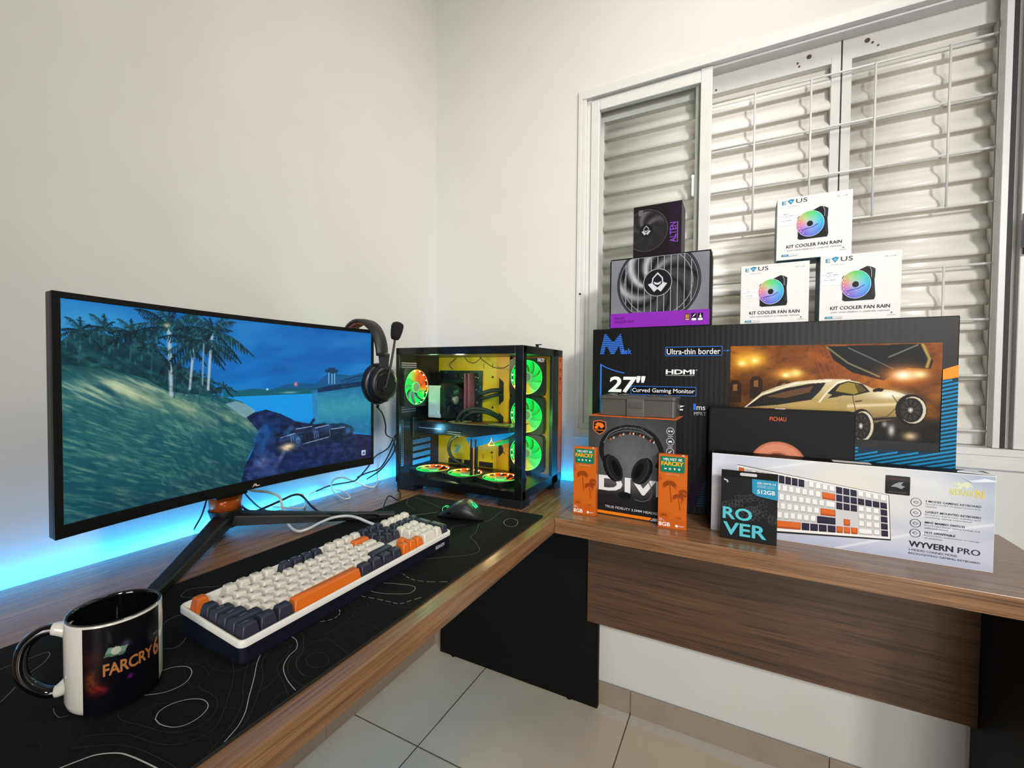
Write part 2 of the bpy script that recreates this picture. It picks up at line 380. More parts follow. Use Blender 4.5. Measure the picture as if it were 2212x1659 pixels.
h = MB(); h.rbox(1.668, 1.716, -.017, .0015, 1.412, 1.476, .004); h.box(1.672, 1.690, -.021, -.017, 1.412, 1.476)
h.build('sash_lock', pm('satin_aluminium', (205, 205, 203), .25, .05, 50, metal=.7), win, world=True, bevel=.0015)
h = MB(); h.rbox(1.672, 1.722, -.014, .0015, 1.476, 1.492, .004); h.rbox(1.672, 1.722, -.014, .0015, 1.398, 1.412, .004); h.build('lock_cap', GASKET, win, world=True)
# grille of round bars in front of the shutter
g = MB()
for z in (1.937, 1.796, 1.667, 1.538, 1.390, 1.255, 1.118, .982): g.cyl((1.010, .036, z), (1, 0, 0), .0031, .626, 8)
for x in (1.123, 1.26, 1.401, 1.547):
    g.cyl((x, .033, 1.538), (0, 0, 1), .0028, .399, 8); g.cyl((x, .033, .982), (0, 0, 1), .0028, .408, 8)
g.build('security_grille', ALU, win, world=True)
# louvred shutter panels: S-curved slats
def shutter(x0, x1, sl, sr):
    p = bpy.data.objects.new('louvred_shutter', None)
    b = MB(); b.box(x0, x1, .052, .088, 1.975, 2.034); b.box(x0, x1, .052, .088, .946, .992); b.box(x0, x1, .086, .088, .98, 1.05)
    b.box(x0, x0+sl, .0512, .088, .992, 1.996); b.box(x1-sr, x1, .0512, .088, .992, 1.996)
    o = b.build('louvred_shutter', ALU_SH, win, world=True, bevel=.001)
    m = MB(); pitch = .0622
    prof = [(.0565, -.003), (.0535, .0), (.0530, .006), (.0555, .014), (.0615, .023), (.0690, .031), (.0735, .039), (.0745, .047), (.0745, .060), (.0755, .070), (.079, .076)]
    n = int(1.03/pitch)+1
    for k in range(n):
        z0 = 1.980-(k+1)*pitch
        if z0 < .945: break
        rings = [[(x, y, z0+z) for y, z in prof] for x in (x0+sl-.001, x1-sr+.001)]
        m.loft(rings, 0, close=False, caps=False, smooth=True)
    sl_ = m.build('louvre_slats', pm('white_louvre_enamel', (222, 219, 213), .33, .03, 20), o); sl_.location = -wloc(o)
    so = sl_.modifiers.new('t', 'SOLIDIFY'); so.thickness = .0012
    return o
shutter(1.652, 2.034, .012, .03); shutter(.640, 1.3285, .03, .0215); shutter(1.3315, 1.6405, .0215, .004)
r = MB()
for x, z in ((1.255, 2.010), (1.232, 1.990), (1.228, 2.0), (1.385, 2.012), (1.408, 1.992), (1.396, 2.003), (1.018, 1.985)):
    r.cyl((x, .052, z), (0, -1, 0), .006 if z > 2.008 else .0028, .0012, 12)
r.build('rivet', pm('dark_brass', (96, 84, 66), .4, metal=.6), win, world=True)
r = MB(); r.box(1.3286, 1.3314, .0515, .0522, .95, 2.034); r.build('shutter_gap_shade', GASKET, win, world=True)  # black strip drawn for the dark gap between the two panels

# ================================================================ the L-shaped desk
DT, DZ = .038, .75
WOOD_Y = wood('walnut_laminate_along', 1); WOOD_X = wood('walnut_laminate_across', 0)
WOOD_EDGE = wood('walnut_edge_band', 1, (172, 130, 92), (118, 80, 52), 1.0)
LAM_BLACK = pm('black_laminate', (7, 7, 7), .6, .3, 300, bump=.08, spec=.2)
desk = thing('corner_desk', 'L-shaped walnut laminate corner desk on black panel legs', 'desk', (.35, -.4, 0))
MB().box(.03, .692, -1.86, -.03, DZ-DT, DZ).build('desk_top', WOOD_Y, desk, world=True, bevel=.0015)
MB().box(.6925, 1.638, -.421, -.03, DZ-DT, DZ).build('desk_top', WOOD_X, desk, world=True, bevel=.0015)
MB().box(.668, 1.603, -.060, -.042, .300, DZ-DT).build('modesty_panel', wood('walnut_modesty', 0, (104, 70, 44), (50, 31, 18), .8, .5), desk, world=True, bevel=.001)
e = MB(); e.box(.06, .700, -.0405, -.0225, .004, DZ-DT); e.cyl((.12, -.032, 0), (0, 0, 1), .01, .01, 12); e.cyl((.6, -.032, 0), (0, 0, 1), .01, .01, 12)
e.build('panel_leg', LAM_BLACK, desk, world=True, bevel=.001)
e = MB(); e.box(1.6035, 1.628, -.405, -.0225, .004, DZ-DT); e.cyl((1.615, -.36, 0), (0, 0, 1), .01, .01, 12); e.cyl((1.615, -.06, 0), (0, 0, 1), .01, .01, 12)
e.build('panel_leg', LAM_BLACK, desk, world=True, bevel=.001)
e = MB(); e.box(.06, .65, -1.80, -1.782, .0, DZ-DT); e.build('panel_leg', LAM_BLACK, desk, world=True, bevel=.001)
# LED strip stuck along the rear edge of the desk
LED = pm('cyan_led_diffuser', (120, 220, 255), .5, emit=(0, 165, 255), es=88)
l = MB(); l.box(.0265, .0299, -1.84, -.03, .714, .724); l.box(.03, 1.55, -.0299, -.0265, .714, .724)
meta(l.build('led_strip', LED, origin=(.015, -.9, .728)), 'glowing cyan light strip hidden along the rear edge of the desk', 'light strip')
# ================================================================ the product cartons on the right arm of the desk
CARD_BLACK = pm('black_cardboard', (12, 12, 13), .5, .12, 60, bump=.05, spec=.18)
CARD_WHITE = pm('white_cardboard', (226, 224, 222), .5, .03, 60)
CARD_ORANGE = pm('orange_cardboard', (222, 106, 28), .45, .05, 60)
def carton(name, label, cat, x0, x1, y0, y1, z0, z1, body, rz=0, group=None, bevel=.0012, flap=None):
    """box-shaped thing standing with its printed face towards -y; returns root, size and the face mapping"""
    w, d, h = x1-x0, y1-y0, z1-z0
    r = thing(name, label, cat, ((x0+x1)/2, (y0+y1)/2, z0), rz, group)
    b = MB(); b.box(-w/2, w/2, -d/2, d/2, 0, h)
    b.build('carton', body, r, bevel=bevel)
    if flap:
        fl = MB(); fl.box(-w/2+.001, w/2-.001, -d/2-.0004, -d/2+.001, h-.0001, h+.0016); fl.box(-w/2-.0014, -w/2, -d/2+.001, -d/2+.02, .004, h-.004); fl.box(w/2, w/2+.0014, -d/2+.001, -d/2+.02, .004, h-.004)
        fl.build('tuck_flap', flap, r)
    F = lambda u, v, hh: (u-(x0+x1)/2, -d/2-hh, v-z0)   # world x, z -> local
    return r, F
# ---- 27 inch monitor carton
DK = (5, 5, 7)
def corr():
    m = pm('corrugated_black_carton', (9, 9, 11), .42, .2, 30, spec=.28)
    n = m.node_tree; tc = n.nodes.new('ShaderNodeTexCoord'); wv = n.nodes.new('ShaderNodeTexWave'); wv.inputs['Scale'].default_value = 26; wv.inputs['Distortion'].default_value = 1.2; wv.inputs['Detail'].default_value = 2
    bp = n.nodes.new('ShaderNodeBump'); bp.inputs['Strength'].default_value = .07; bp.inputs['Distance'].default_value = .0012
    n.links.new(tc.outputs['Object'], wv.inputs['Vector']); n.links.new(wv.outputs[1], bp.inputs['Height']); n.links.new(bp.outputs[0], n.nodes['Principled BSDF'].inputs['Normal'])
    return m
r, F = carton('monitor_carton', 'large black corrugated carton with a car picture standing behind the other boxes', 'box', .722, 1.4995, -.215, -.062, .75, 1.2405, corr(), bevel=.002)
p = Print()
BL = (52, 112, 214)
# striped M mark
M = [(.744, 1.170), (.7475, 1.170), (.770, 1.170), (.756, 1.224)]
for k in range(11):
    z = 1.170+k*.0052; t = k/10.5
    if z > 1.222: break
    a0 = .743+.014*t; 
    def seg(x0, x1): p.rect(x0, x1, z, z+.0033, BL)
    dip = .781; lo = .0095+.012*(1-t)
    # left limb, right limb, merging in the valley
    l0, l1 = .7435+.0125*t, .7435+.0125*t+.010+(.012 if t < .35 else 0)*(t/.35)
    vL = .7565+.0215*(1-t); vR = .8015-.0215*(1-t)
    if t < .34:
        seg(l0, l0+.012); seg(.774-.010*t/.34, .786+.010*t/.34); seg(.8145-.0125*t-.012, .8145-.0125*t)
    elif t < .66: seg(l0, .8145-.0125*t)
    else:
        seg(l0, .781-.020*(t-.55)/.45); seg(.781+.020*(t-.55)/.45, .8145-.0125*t)
p.text('tek', .806, .833, 1.169, 1.185, BL, bold=.03)
p.poly([(.745, .80), (.7495, .80), (.7495, 1.1375), (.745, 1.143)], BL)
p.line([(.745, 1.1415), (.762, 1.132), (.779, 1.1255), (.797, 1.120), (.814, 1.1165)], .0028, BL)
WH = (236, 236, 238)
p.rr(.921, 1.0585, 1.1625, 1.1868, .003, BL); p.rr(.9225, 1.057, 1.164, 1.1853, .0025, DK)
p.text('Ultra-thin border', .925, 1.054, 1.1665, 1.1815, WH, bold=.012)
p.rect(1.0585, 1.076, 1.1742, 1.1753, BL); p.poly([(1.069, 1.1775), (1.0735, 1.1748), (1.069, 1.172)], BL)
p.text('HDMI', .9235, .9945, 1.1145, 1.1268, WH, bold=.055, spacing=.95); p.text('HIGH-DEFINITION MULTIMEDIA INTERFACE', .9235, .9945, 1.1105, 1.1125, WH)
p.text('TM', .9965, 1.0010, 1.1235, 1.1265, WH)
p.text('27"', .769, .871, 1.062, 1.1085, WH, bold=.05, shear=.1, spacing=.95)
p.rr(.832, .9995, 1.0575, 1.0815, .003, BL); p.rr(.8335, .998, 1.059, 1.08, .0025, DK)
p.text('Curved Gaming Monitor', .836, .9955, 1.0615, 1.0760, WH, bold=.012)
p.text('165Hz', .800, .972, 1.0195, 1.0385, WH, bold=.05, shear=.08)
p.text('1', .993, .999, 1.0225, 1.0385, BL, bold=.02); p.text('ms', 1.001, 1.0215, 1.0225, 1.032, WH); p.text('MPRT', .995, 1.0235, 1.0085, 1.0175, (190, 192, 196))
# dim glow and stripes at the lower left (seen between the smaller boxes)
p.poly([(.95, .77), (1.03, .77), (1.03, .93), (1.006, .86), (.985, .80)], (24, 12, 34))
for k in range(12):
    z = .772+k*.0062; p.poly([(1.005+k*.0016, z), (1.035, z+.004), (1.035, z+.0066), (1.005+k*.0016, z+.0026)], (20, 78, 112)); p.poly([(.945, z+.004), (.985-k*.002, z), (.985-k*.002, z+.0026), (.945, z+.0066)], (20, 78, 112))
# blue diagonal stripe field and orange corner on the right
X1 = 1.4990
p.poly([(1.474, 1.108), (X1, 1.112), (X1, .88), (1.20, .88), (1.20, .95), (1.474, .955)], (10, 50, 70)); p.h += p.step
for k in range(64):
    b = .62+k*.0083                        # stripe v = b + .33*(u-1.2)
    def vv(u, o=0): return b+.30*(u-1.2)+o
    for ua, ub, lo, hi in ((1.20, 1.474, .88, .957), (1.474, X1, .88, 1.110)):
        N = 8
        for q in range(N):
            u0 = ua+(ub-ua)*q/N; u1 = ua+(ub-ua)*(q+1)/N
            if vv(u0) > lo and vv(u1, .0042) < hi: p.h -= p.step; p.poly([(u0, vv(u0)), (u1, vv(u1)), (u1, vv(u1, .0042)), (u0, vv(u0, .0042))], (24, 138, 190))
p.poly([(1.4745, 1.107), (X1, 1.113), (X1, 1.139), (1.4745, 1.129)], (238, 150, 40))
p.build('carton_lettering', INK, r, F)
# the picture: a generic gold coupe on a night street
c = Canvas(420, 228, (30, 18, 8)); U, V = c.U, c.V
n1 = c.noise(9, 6, .3, 4, 5); n2 = c.noise(30, 22, -.6, 3, 9)
c.mix(np.clip((V-.15)*1.6, 0, 1), (120, 62, 12)); c.mix(np.clip(n1*1.9-.75, 0, 1), (206, 122, 22), .8)
c.mix(np.clip(n2*1.8-.9, 0, 1)*np.clip(V*1.5, 0, 1), (58, 26, 6), .75)
for x in np.linspace(.42, .60, 8): c.line([(x, .98), (x+.07, .62)], .006, (150, 62, 22), .8)
for x, y in ((.145, .55), (.29, .52), (.03, .50)): c.poly([(x-.035, y-.16), (x-.035, y+.05), (x-.018, y+.10), (x+.018, y+.10), (x+.035, y+.05), (x+.035, y-.16)], (34, 18, 8), .85); c.poly([(x-.012, y-.02), (x-.012, y+.05), (x+.012, y+.06), (x+.012, y-.02)], (190, 130, 60), .6)
c.spot(.075, .82, .06, .09, (250, 190, 60), .9); c.spot(.14, .845, .06, .09, (250, 190, 60), .9); c.spot(.065, .80, .02, .03, (255, 236, 150)); c.spot(.135, .83, .02, .03, (255, 236, 150))
c.spot(.305, .68, .07, .07, (244, 170, 50), .9); c.spot(.35, .69, .03, .04, (255, 226, 140)); c.spot(.30, .665, .02, .025, (255, 240, 180))
c.mix(np.clip((.28-V)*6, 0, 1), (14, 12, 12)); c.mix(np.clip(n2*2-1.1, 0, 1)*(V < .25), (70, 52, 26), .7)
c.poly([(.50, .98), (.92, .99), (.965, .82), (.955, .74), (.86, .75), (.76, .62), (.62, .70), (.53, .84)], (10, 11, 14))
c.line([(.50, .97), (.60, .80), (.74, .66)], .008, (150, 146, 96), .8); c.line([(.60, .96), (.72, .83)], .006, (120, 128, 130), .8); c.line([(.78, .86), (.90, .98)], .006, (150, 150, 140), .8)
c.line([(.92, .98), (.95, .84), (.94, .76)], .012, (190, 160, 70), .9); c.line([(.64, .92), (.80, .74)], .005, (90, 96, 110), .9)
c.spot(.845, .675, .10, .10, (240, 130, 30), .9); c.spot(.845, .675, .045, .05, (255, 250, 225)); c.spot(.91, .685, .035, .04, (255, 230, 170))
car = [(.04, .20), (.10, .32), (.177, .468), (.26, .54), (.353, .596), (.44, .618), (.522, .630), (.588, .628), (.65, .600), (.714, .535), (.76, .530), (.797, .520), (.87, .468), (.923, .40), (.945, .33), (.938, .27), (.90, .25), (.837, .235), (.76, .205), (.704, .16), (.66, .10), (.55, .10), (.30, .10)]
c.poly(car, (172, 148, 92)); m = c.inside(car)
c.mix(m*np.clip((V-.40)*5, 0, 1), (236, 230, 212), .75); c.mix(m*np.clip(n1*1.8-.8, 0, 1), (206, 170, 84), .6); c.mix(m*np.clip((.32-V)*5, 0, 1), (84, 62, 28), .9); c.spot(.79, .475, .07, .04, (255, 250, 236), .9); c.mix(m*np.exp(-((V-.36-.15*(U-.7))/.018)**2)*(U > .6), (238, 226, 190), .7)
c.poly([(.09, .29), (.18, .43), (.30, .52), (.42, .575), (.50, .59), (.47, .49), (.43, .40), (.26, .33)], (26, 22, 22)); c.poly([(.20, .42), (.33, .50), (.44, .55), (.42, .48), (.30, .41)], (112, 74, 40), .8); c.line([(.06, .24), (.177, .445), (.353, .575), (.522, .61)], .006, (244, 238, 222), .9)
c.poly([(.505, .475), (.553, .575), (.603, .610), (.668, .582), (.703, .500), (.632, .458), (.545, .452)], (30, 26, 18)); c.poly([(.545, .50), (.565, .565), (.603, .598), (.655, .575), (.685, .51), (.63, .47)], (150, 128, 52)); c.poly([(.63, .58), (.662, .572), (.685, .51), (.65, .485)], (70, 58, 24), .8)
c.poly([(.508, .42), (.548, .49), (.59, .462), (.55, .435)], (30, 26, 20)); c.line([(.47, .38), (.50, .47), (.555, .595), (.61, .620)], .007, (240, 232, 210))
c.line([(.625, .45), (.64, .30), (.66, .20), (.78, .25), (.83, .37), (.80, .47)], .0035, (70, 52, 22), .9); c.line([(.62, .18), (.76, .225), (.84, .245)], .010, (20, 16, 12)); c.poly([(.715, .50), (.755, .505), (.765, .53), (.74, .545), (.715, .525)], (18, 16, 14)); c.line([(.64, .395), (.665, .405)], .006, (30, 26, 18))
for u, v, ru, rv in ((.884, .325, .054, .135), (.672, .140, .046, .155)):
    c.disc(u-.004, v, ru+.012, rv+.024, (14, 12, 12)); c.disc(u+.004, v, ru, rv, (212, 202, 176)); c.disc(u-.003, v, ru*.90, rv*.92, (24, 22, 22)); c.disc(u-.006, v, ru*.74, rv*.76, (52, 48, 44)); 
    for k in range(10): a = 2*PI*k/10; c.line([(u-.006, v), (u-.006+ru*.70*math.cos(a), v+rv*.72*math.sin(a))], .006, (18, 16, 16))
    c.disc(u-.006, v, ru*.20, rv*.20, (150, 146, 138)); c.disc(u-.006, v, ru*.08, rv*.08, (230, 228, 220))
c.spot(.80, .11, .015, .06, (220, 216, 206), .9); c.spot(.88, .06, .03, .04, (226, 200, 150), .9); c.spot(.77, .17, .012, .03, (190, 190, 190), .8)
q = Print(base=.0001); q.canvas(1.077, 1.4735, .9725, 1.1855, c); q.build('carton_picture', INK, r, F)
# ---- power supply carton
r, F = carton('power_supply_carton', 'grey and purple power supply carton with a large fan picture standing on the monitor carton', 'box', .768, 1.0285, -.205, -.115, 1.2415, 1.434, CARD_BLACK, flap=CARD_BLACK)
c = Canvas(230, 150, (128, 130, 138)); U, V = c.U, c.V
x0, x1, z0, z1 = .7705, 1.0245, 1.283, 1.4325
X = x0+U*(x1-x0); Z = z0+V*(z1-z0); cx, cz = .8965, 1.362
R = np.hypot(X-cx, Z-cz); A = np.arctan2(Z-cz, X-cx)
c.mix(c.noise(3, 3, 0, 3, 4), (96, 98, 106), .6)
c.mix((R < .1085).astype(float), (24, 24, 27)); ph = (A+R*16)*7/(2*PI); fr = ph-np.floor(ph)
bl = (R < .100)*(R > .036)*(fr < .78); c.mix(bl*1.0, (44, 44, 48)); c.mix(bl*np.clip(np.sin(fr*PI/.78), 0, 1)**2*np.clip(.35+.65*np.cos(A-2.6), .1, 1), (196, 198, 204), .9)
c.mix(((R > .1045) & (R < .1075)).astype(float), (64, 65, 70))
c.mix(((R > .088) & (R < .0895)).astype(float), (150, 150, 156))
c.mix((R < .0385).astype(float), (20, 20, 24))
p = Print(base=.0001); p.canvas(x0, x1, z0, z1, c)
def clipx(pts): return [(min(max(a, x0), x1), min(max(b, z0), z1)) for a, b in pts]
p.line(clipx(ell(cx, cz, .108, n=60)), .0018, (32, 32, 36), True); p.line(clipx(ell(cx, cz, .1015, n=60)), .0012, (150, 150, 156), True)
GR = (148, 149, 156)
for k in range(11):
    x = cx-.085+k*.017; hgt = math.sqrt(max(0, .1015**2-(x-cx)**2)); a, b = max(z0, cz-hgt), min(z1, cz+hgt); p.h -= p.step*.9; p.rect(x-.001, x+.001, a, b, GR)
p.poly(ell(cx, cz, .0365, n=40), (22, 22, 26)); p.ring(cx, cz, .0365, .0022, GR)
def hood(p, cx, cz, s, a=(198, 198, 206), b=(24, 22, 30)):
    p.poly([(cx, cz+.022*s), (cx+.011*s, cz+.010*s), (cx+.012*s, cz), (cx+.020*s, cz-.003*s), (cx+.007*s, cz-.020*s), (cx, cz-.014*s), (cx-.007*s, cz-.020*s), (cx-.020*s, cz-.003*s), (cx-.012*s, cz), (cx-.011*s, cz+.010*s)], a)
    p.poly([(cx, cz+.018*s), (cx+.0085*s, cz+.009*s), (cx+.010*s, cz-.002*s), (cx, cz-.011*s), (cx-.010*s, cz-.002*s), (cx-.0085*s, cz+.009*s)], b)
    p.poly([(cx-.008*s, cz+.002*s), (cx, cz-.001*s), (cx+.008*s, cz+.002*s), (cx+.006*s, cz-.003*s), (cx, cz-.0055*s), (cx-.006*s, cz-.003*s)], a)
hood(p, cx, cz, 1.25)
p.rect(.7695, 1.0265, 1.2435, 1.2835, (134, 40, 172))
p.text('MANCER', .780, .8085, 1.2665, 1.2735, (34, 8, 48)); p.text('THUNDER 500W', .780, .8355, 1.2560, 1.2635, (34, 8, 48))
p.rr(.967, .9795, 1.2560, 1.2745, .001, (92, 54, 30)); p.text('80', .969, .9775, 1.2625, 1.2715, (216, 160, 92), bold=.03); p.rect(.969, .9775, 1.2575, 1.2605, (216, 190, 150))
for x in (.983, .9985): p.rr(x, x+.013, 1.2545, 1.2745, .001, (14, 12, 16)); p.rr(x+.001, x+.012, 1.2555, 1.2615, .001, (235, 232, 236))
p.poly([(.985, 1.2635), (.991, 1.268), (.994, 1.273), (.989, 1.270)], (235, 232, 236)); p.poly(ell(1.005, 1.2655, .0028, n=12), (235, 232, 236)); p.rect(1.0042, 1.0058, 1.266, 1.273, (235, 232, 236))
p.build('carton_print', INK, r, F)
# ---- cooler carton on top
r, F = carton('cooler_carton', 'small dark carton with purple upright lettering standing on top of the power supply carton', 'box', .826, .9535, -.187, -.105, 1.4358, 1.580, pm('dark_grey_carton', (22, 20, 21), .45, .1, 50, spec=.2))
c = Canvas(120, 130, (24, 20, 24)); U, V = c.U, c.V; x0, x1, z0, z1 = .8272, .9525, 1.437, 1.579
X = x0+U*(x1-x0); Z = z0+V*(z1-z0); cx, cz = .861, 1.511; R = np.hypot(X-cx, Z-cz); A = np.arctan2(Z-cz, X-cx); fr = (A+R*20)*6/(2*PI); fr = fr-np.floor(fr)
c.mix((R < .056)*1., (34, 32, 34)); c.mix((R < .052)*(R > .018)*np.clip(np.sin(fr*PI), 0, 1)**3*np.clip(.2+.8*np.cos(A-1.7), .08, 1), (118, 114, 118), .7)
c.mix(((R > .056)*(R < .0572))*1., (82, 78, 84)); c.mix(c.noise(8, 8, 0, 3, 2)*(U > .75), (50, 24, 64), .5)
p = Print(base=.0001); p.canvas(x0, x1, z0, z1, c); p.rr(.840, .852, 1.553, 1.569, .002, (96, 94, 98)); p.poly(ell(cx, cz, .017, n=24), (22, 20, 24)); hood(p, cx, cz, .62, (176, 174, 180))
PU = (132, 66, 190); p.text('ALTEN', .9235, .9395, 1.4705, 1.5245, PU, bold=.02, rot=1); p.text('CPU COOLER FOR PROCESSOR', .9415, .9445, 1.4705, 1.5245, (190, 150, 214), rot=1)
p.build('carton_print', INK_MATT, r, F)
# ---- three fan kit cartons
def fan_print(p):
    p.text('E', .0115, .0205, .1385, .1475, (20, 130, 158), bold=.03); p.text('US', .0405, .0635, .1395, .1500, (44, 52, 62), bold=.015, spacing=1.05)
    p.poly([(.0225, .1475), (.0300, .1510), (.0375, .1490), (.0300, .1375)], (36, 128, 172)); p.poly([(.0262, .1460), (.0300, .1475), (.0335, .1462), (.0300, .1415)], (120, 190, 220))
    p.text('G A M I N G', .0225, .0480, .1320, .1342, (130, 134, 140)); p.text('FK-12R', .1215, .1420, .1405, .1438, (150, 152, 158), spacing=1.3)
    cx, cz = .0700, .0845
    p.poly([(.0440, .1010), (.0465, .1055), (.0600, .1090), (.0900, .1240), (.0985, .1215), (.1055, .1170), (.1050, .1000), (.1040, .0930), (.1045, .0840), (.1065, .0560), (.1040, .0480), (.0500, .0470), (.0450, .0500), (.0455, .0560)], (20, 22, 28))
    p.poly([(.0930, .1210), (.0985, .1215), (.1050, .1165), (.1040, .0940), (.1000, .0970), (.1005, .1130)], (40, 46, 56)); p.line([(.0955, .1210), (.0985, .1130), (.0985, .0985)], .0008, (196, 200, 208)); p.poly([(.1000, .0850), (.1035, .0840), (.1055, .0560), (.1000, .0600)], (36, 42, 50))
    N = 48; vs = [(cx, cz)]; cols = [lin(170, 190, 210)]
    stops = [(0, (20, 170, 215)), (45, (40, 196, 170)), (90, (88, 198, 84)), (130, (176, 190, 88)), (165, (214, 130, 110)), (200, (190, 96, 178)), (235, (108, 74, 196)), (275, (96, 110, 210)), (320, (44, 130, 220)), (360, (20, 170, 215))]
    def hue(a):
        a %= 360
        for (a0, c0), (a1, c1) in zip(stops, stops[1:]):
            if a0 <= a <= a1: t = (a-a0)/(a1-a0); return lin(*[x*(1-t)+y*t for x, y in zip(c0, c1)])
    for rr_, al in ((.5, .5), (1.0, 1.0)):
        for i in range(N):
            a = 360*i/N; vs.append((cx+.0275*rr_*math.cos(math.radians(a)), cz+.0312*rr_*math.sin(math.radians(a)))); h = hue(a); cols.append(tuple(x*.75+.25*y for x, y in zip(h, lin(200, 215, 230))) if rr_ < 1 else h)
    fs = [(0, 1+i, 1+(i+1) % N) for i in range(N)]+[(1+i, 1+N+i, 1+N+(i+1) % N, 1+(i+1) % N) for i in range(N)]
    p.raw(vs, fs, cols)
    p.ring(cx, cz, .0278, .0010, (206, 214, 226), ry=.0315); p.line([(cx-.021, cz-.0165), (cx-.010, cz-.0125), (cx+.004, cz-.010), (cx+.016, cz-.002)], .0018, (70, 50, 170))
    for i in range(6): a = math.radians(150+i*17); p.poly(ell(cx+.0235*math.cos(a), cz+.0268*math.sin(a), .0011, n=8), (240, 226, 240))
    p.poly(ell(cx-.0005, cz, .0062, .0068, 24), (16, 18, 22))
    p.text('KIT COOLER FAN RAIN', .0225, .1330, .0285, .0365, (20, 22, 26), bold=.028); p.text('com controladora e controle remoto', .0240, .1325, .0210, .0255, (150, 150, 156))
    p.text('4', .1335, .1375, .0155, .0195, (40, 42, 46)); p.text('UNIDADES', .1285, .1430, .0115, .0132, (130, 132, 138))
    p.rr(.0125, .0470, .0085, .0135, .002, (120, 140, 150)); p.rr(.0270, .0464, .0091, .0129, .0016, (238, 238, 240)); p.rr(.0125, .0265, .0085, .0135, .002, (22, 132, 158)); p.text('ARGB', .0150, .0240, .0098, .0124, (225, 240, 245)); p.text('2 ANOS', .0285, .0440, .0098, .0122, (110, 116, 124))
FC = [('white fan kit carton with a rainbow fan picture, left one of the lower pair', 1.0965, 1.2455, -.150, 1.2415, 1.3960, 0, 0), ('white fan kit carton with a rainbow fan picture, right one of the lower pair', 1.2660, 1.4180, -.158, 1.2415, 1.4005, 0, 1), ('white fan kit carton with a rainbow fan picture, standing on top of the other two', 1.1745, 1.3280, -.146, 1.4030, 1.5560, 0, 2)]
TEALSIDE = pm('teal_carton_edge', (20, 84, 104), .45)
FW, FH = .1505, .1545
def fan_carton():
    r = thing('fan_carton', 'x', 'box', (0, 0, 0), 0, 'fan kit cartons stacked on the monitor carton')
    MB().box(-FW/2, FW/2, -.036, .036, 0, FH).build('carton', CARD_WHITE, r, bevel=.0008)
    s_ = MB(); s_.box(-FW/2-.0003, -FW/2, -.035, .035, .001, FH-.001); s_.box(-FW/2+.001, FW/2-.001, -.035, .035, -.0002, .0001); s_.build('teal_side', TEALSIDE, r)
    p = Print(); fan_print(p); p.build('carton_print', INK, r, lambda u, v, h: (u-.0765, -.036-h, v))
    return r
def fan_sticker(r, small):
    p = Print(base=.0005); k = .0
    if small: p.rect(.0055, .0375, .0720, .0930, (240, 239, 240)); p.text('8631', .0170, .0225, .0875, .0895, (50, 50, 55), bold=.02); p.text('KIT FAN RAIN FK-12R PRETO', .0065, .0360, .0840, .0858, (90, 90, 96)); p.text('Preço: 300,00', .0120, .0290, .0755, .0782, (60, 60, 66), bold=.02)
    else: p.rect(.0045, .0390, .0860, .1180, (238, 237, 239)); p.text('8631', .0150, .0250, .1130, .1158, (40, 40, 45), bold=.03); p.text('KIT FAN RAIN GAMEMAX', .0055, .0375, .1085, .1105, (80, 80, 86), bold=.01); p.text('RGB FK-12R', .0145, .0290, .1050, .1070, (80, 80, 86)); p.text('Preço: 300,00', .0100, .0310, .0965, .0990, (60, 60, 66), bold=.02)
    p.build('price_sticker', INK, r, lambda u, v, h: (u-.0765, -.036-h, v))
proto = fan_carton(); kids = list(proto.children)
for i, (lab, a, b, y, z0, z1, rz, _) in enumerate(FC):
    if i == 0: o = proto
    else:
        o = proto.copy(); COL.objects.link(o)
        for ch in kids: d = ch.copy(); COL.objects.link(d); d.parent = o
    o['label'] = lab; o.location = ((a+b)/2, y+.036, z0); o.scale = ((b-a)/FW, 1, (z1-z0)/FH)
    fan_sticker(o, i == 0)
# ---- headset carton
r, F = carton('headset_carton', 'black carton with orange top and a headset picture, under the small tool case', 'box', .7495, .968, -.3305, -.2205, .75, 1.0045, pm('satin_black_carton', (36, 35, 36), .36, .08, 50, spec=.2), rz=math.radians(-1.5))
o = MB(); o.box(-.10925, .10925, -.055, .055, .2540, .2552); o.build('orange_lid', CARD_ORANGE, r)
c = Canvas(150, 172, (58, 58, 60)); U, V = c.U, c.V; c.spot(.5, .55, .42, .40, (112, 112, 114), .95); c.mix(np.clip((.33-V)*7, 0, 1), (30, 29, 30)); c.mix(c.noise(20, 20, 0, 3, 3), (40, 40, 42), .25)
p = Print(base=.0001); p.canvas(.7505, .967, .7515, 1.0030, c)
OR = (236, 120, 34)
sh = [(.762, .990), (.779, .994), (.796, .990), (.797, .972), (.790, .962), (.779, .956), (.768, .962), (.761, .972)]
p.poly(sh, OR); p.poly([(.779+(a-.779)*.90, .975+(b-.975)*.90) for a, b in sh], (26, 24, 24))
p.poly([(.767, .982), (.774, .988), (.786, .986), (.792, .979), (.785, .972), (.779, .976), (.781, .980), (.774, .976), (.776, .972), (.769, .970), (.765, .975), (.771, .979)], OR); p.rect(.768, .791, .9665, .9685, OR)
for z in (.977, .952, .9275):
    p.ring(.9545, z, .0085, .0011, (216, 216, 220)); p.rect(.9485, .9605, z-.0135, z-.0115, (170, 170, 175))
p.poly([(.9500, .979), (.9525, .9795), (.9525, .975), (.950, .9745)], WH); p.poly([(.9570, .979), (.9595, .9795), (.9595, .975), (.957, .9745)], WH); p.rect(.952, .957, .9765, .9775, WH)
p.poly([(.9495, .949), (.9515, .954), (.958, .954), (.9595, .949), (.957, .950), (.952, .950)], WH); p.poly([(.950, .9255), (.954, .9275), (.9585, .932), (.9565, .927), (.952, .9235)], WH)
p.text('DIVE', .7790, .965, .8130, .8520, (228, 228, 230), bold=.06)
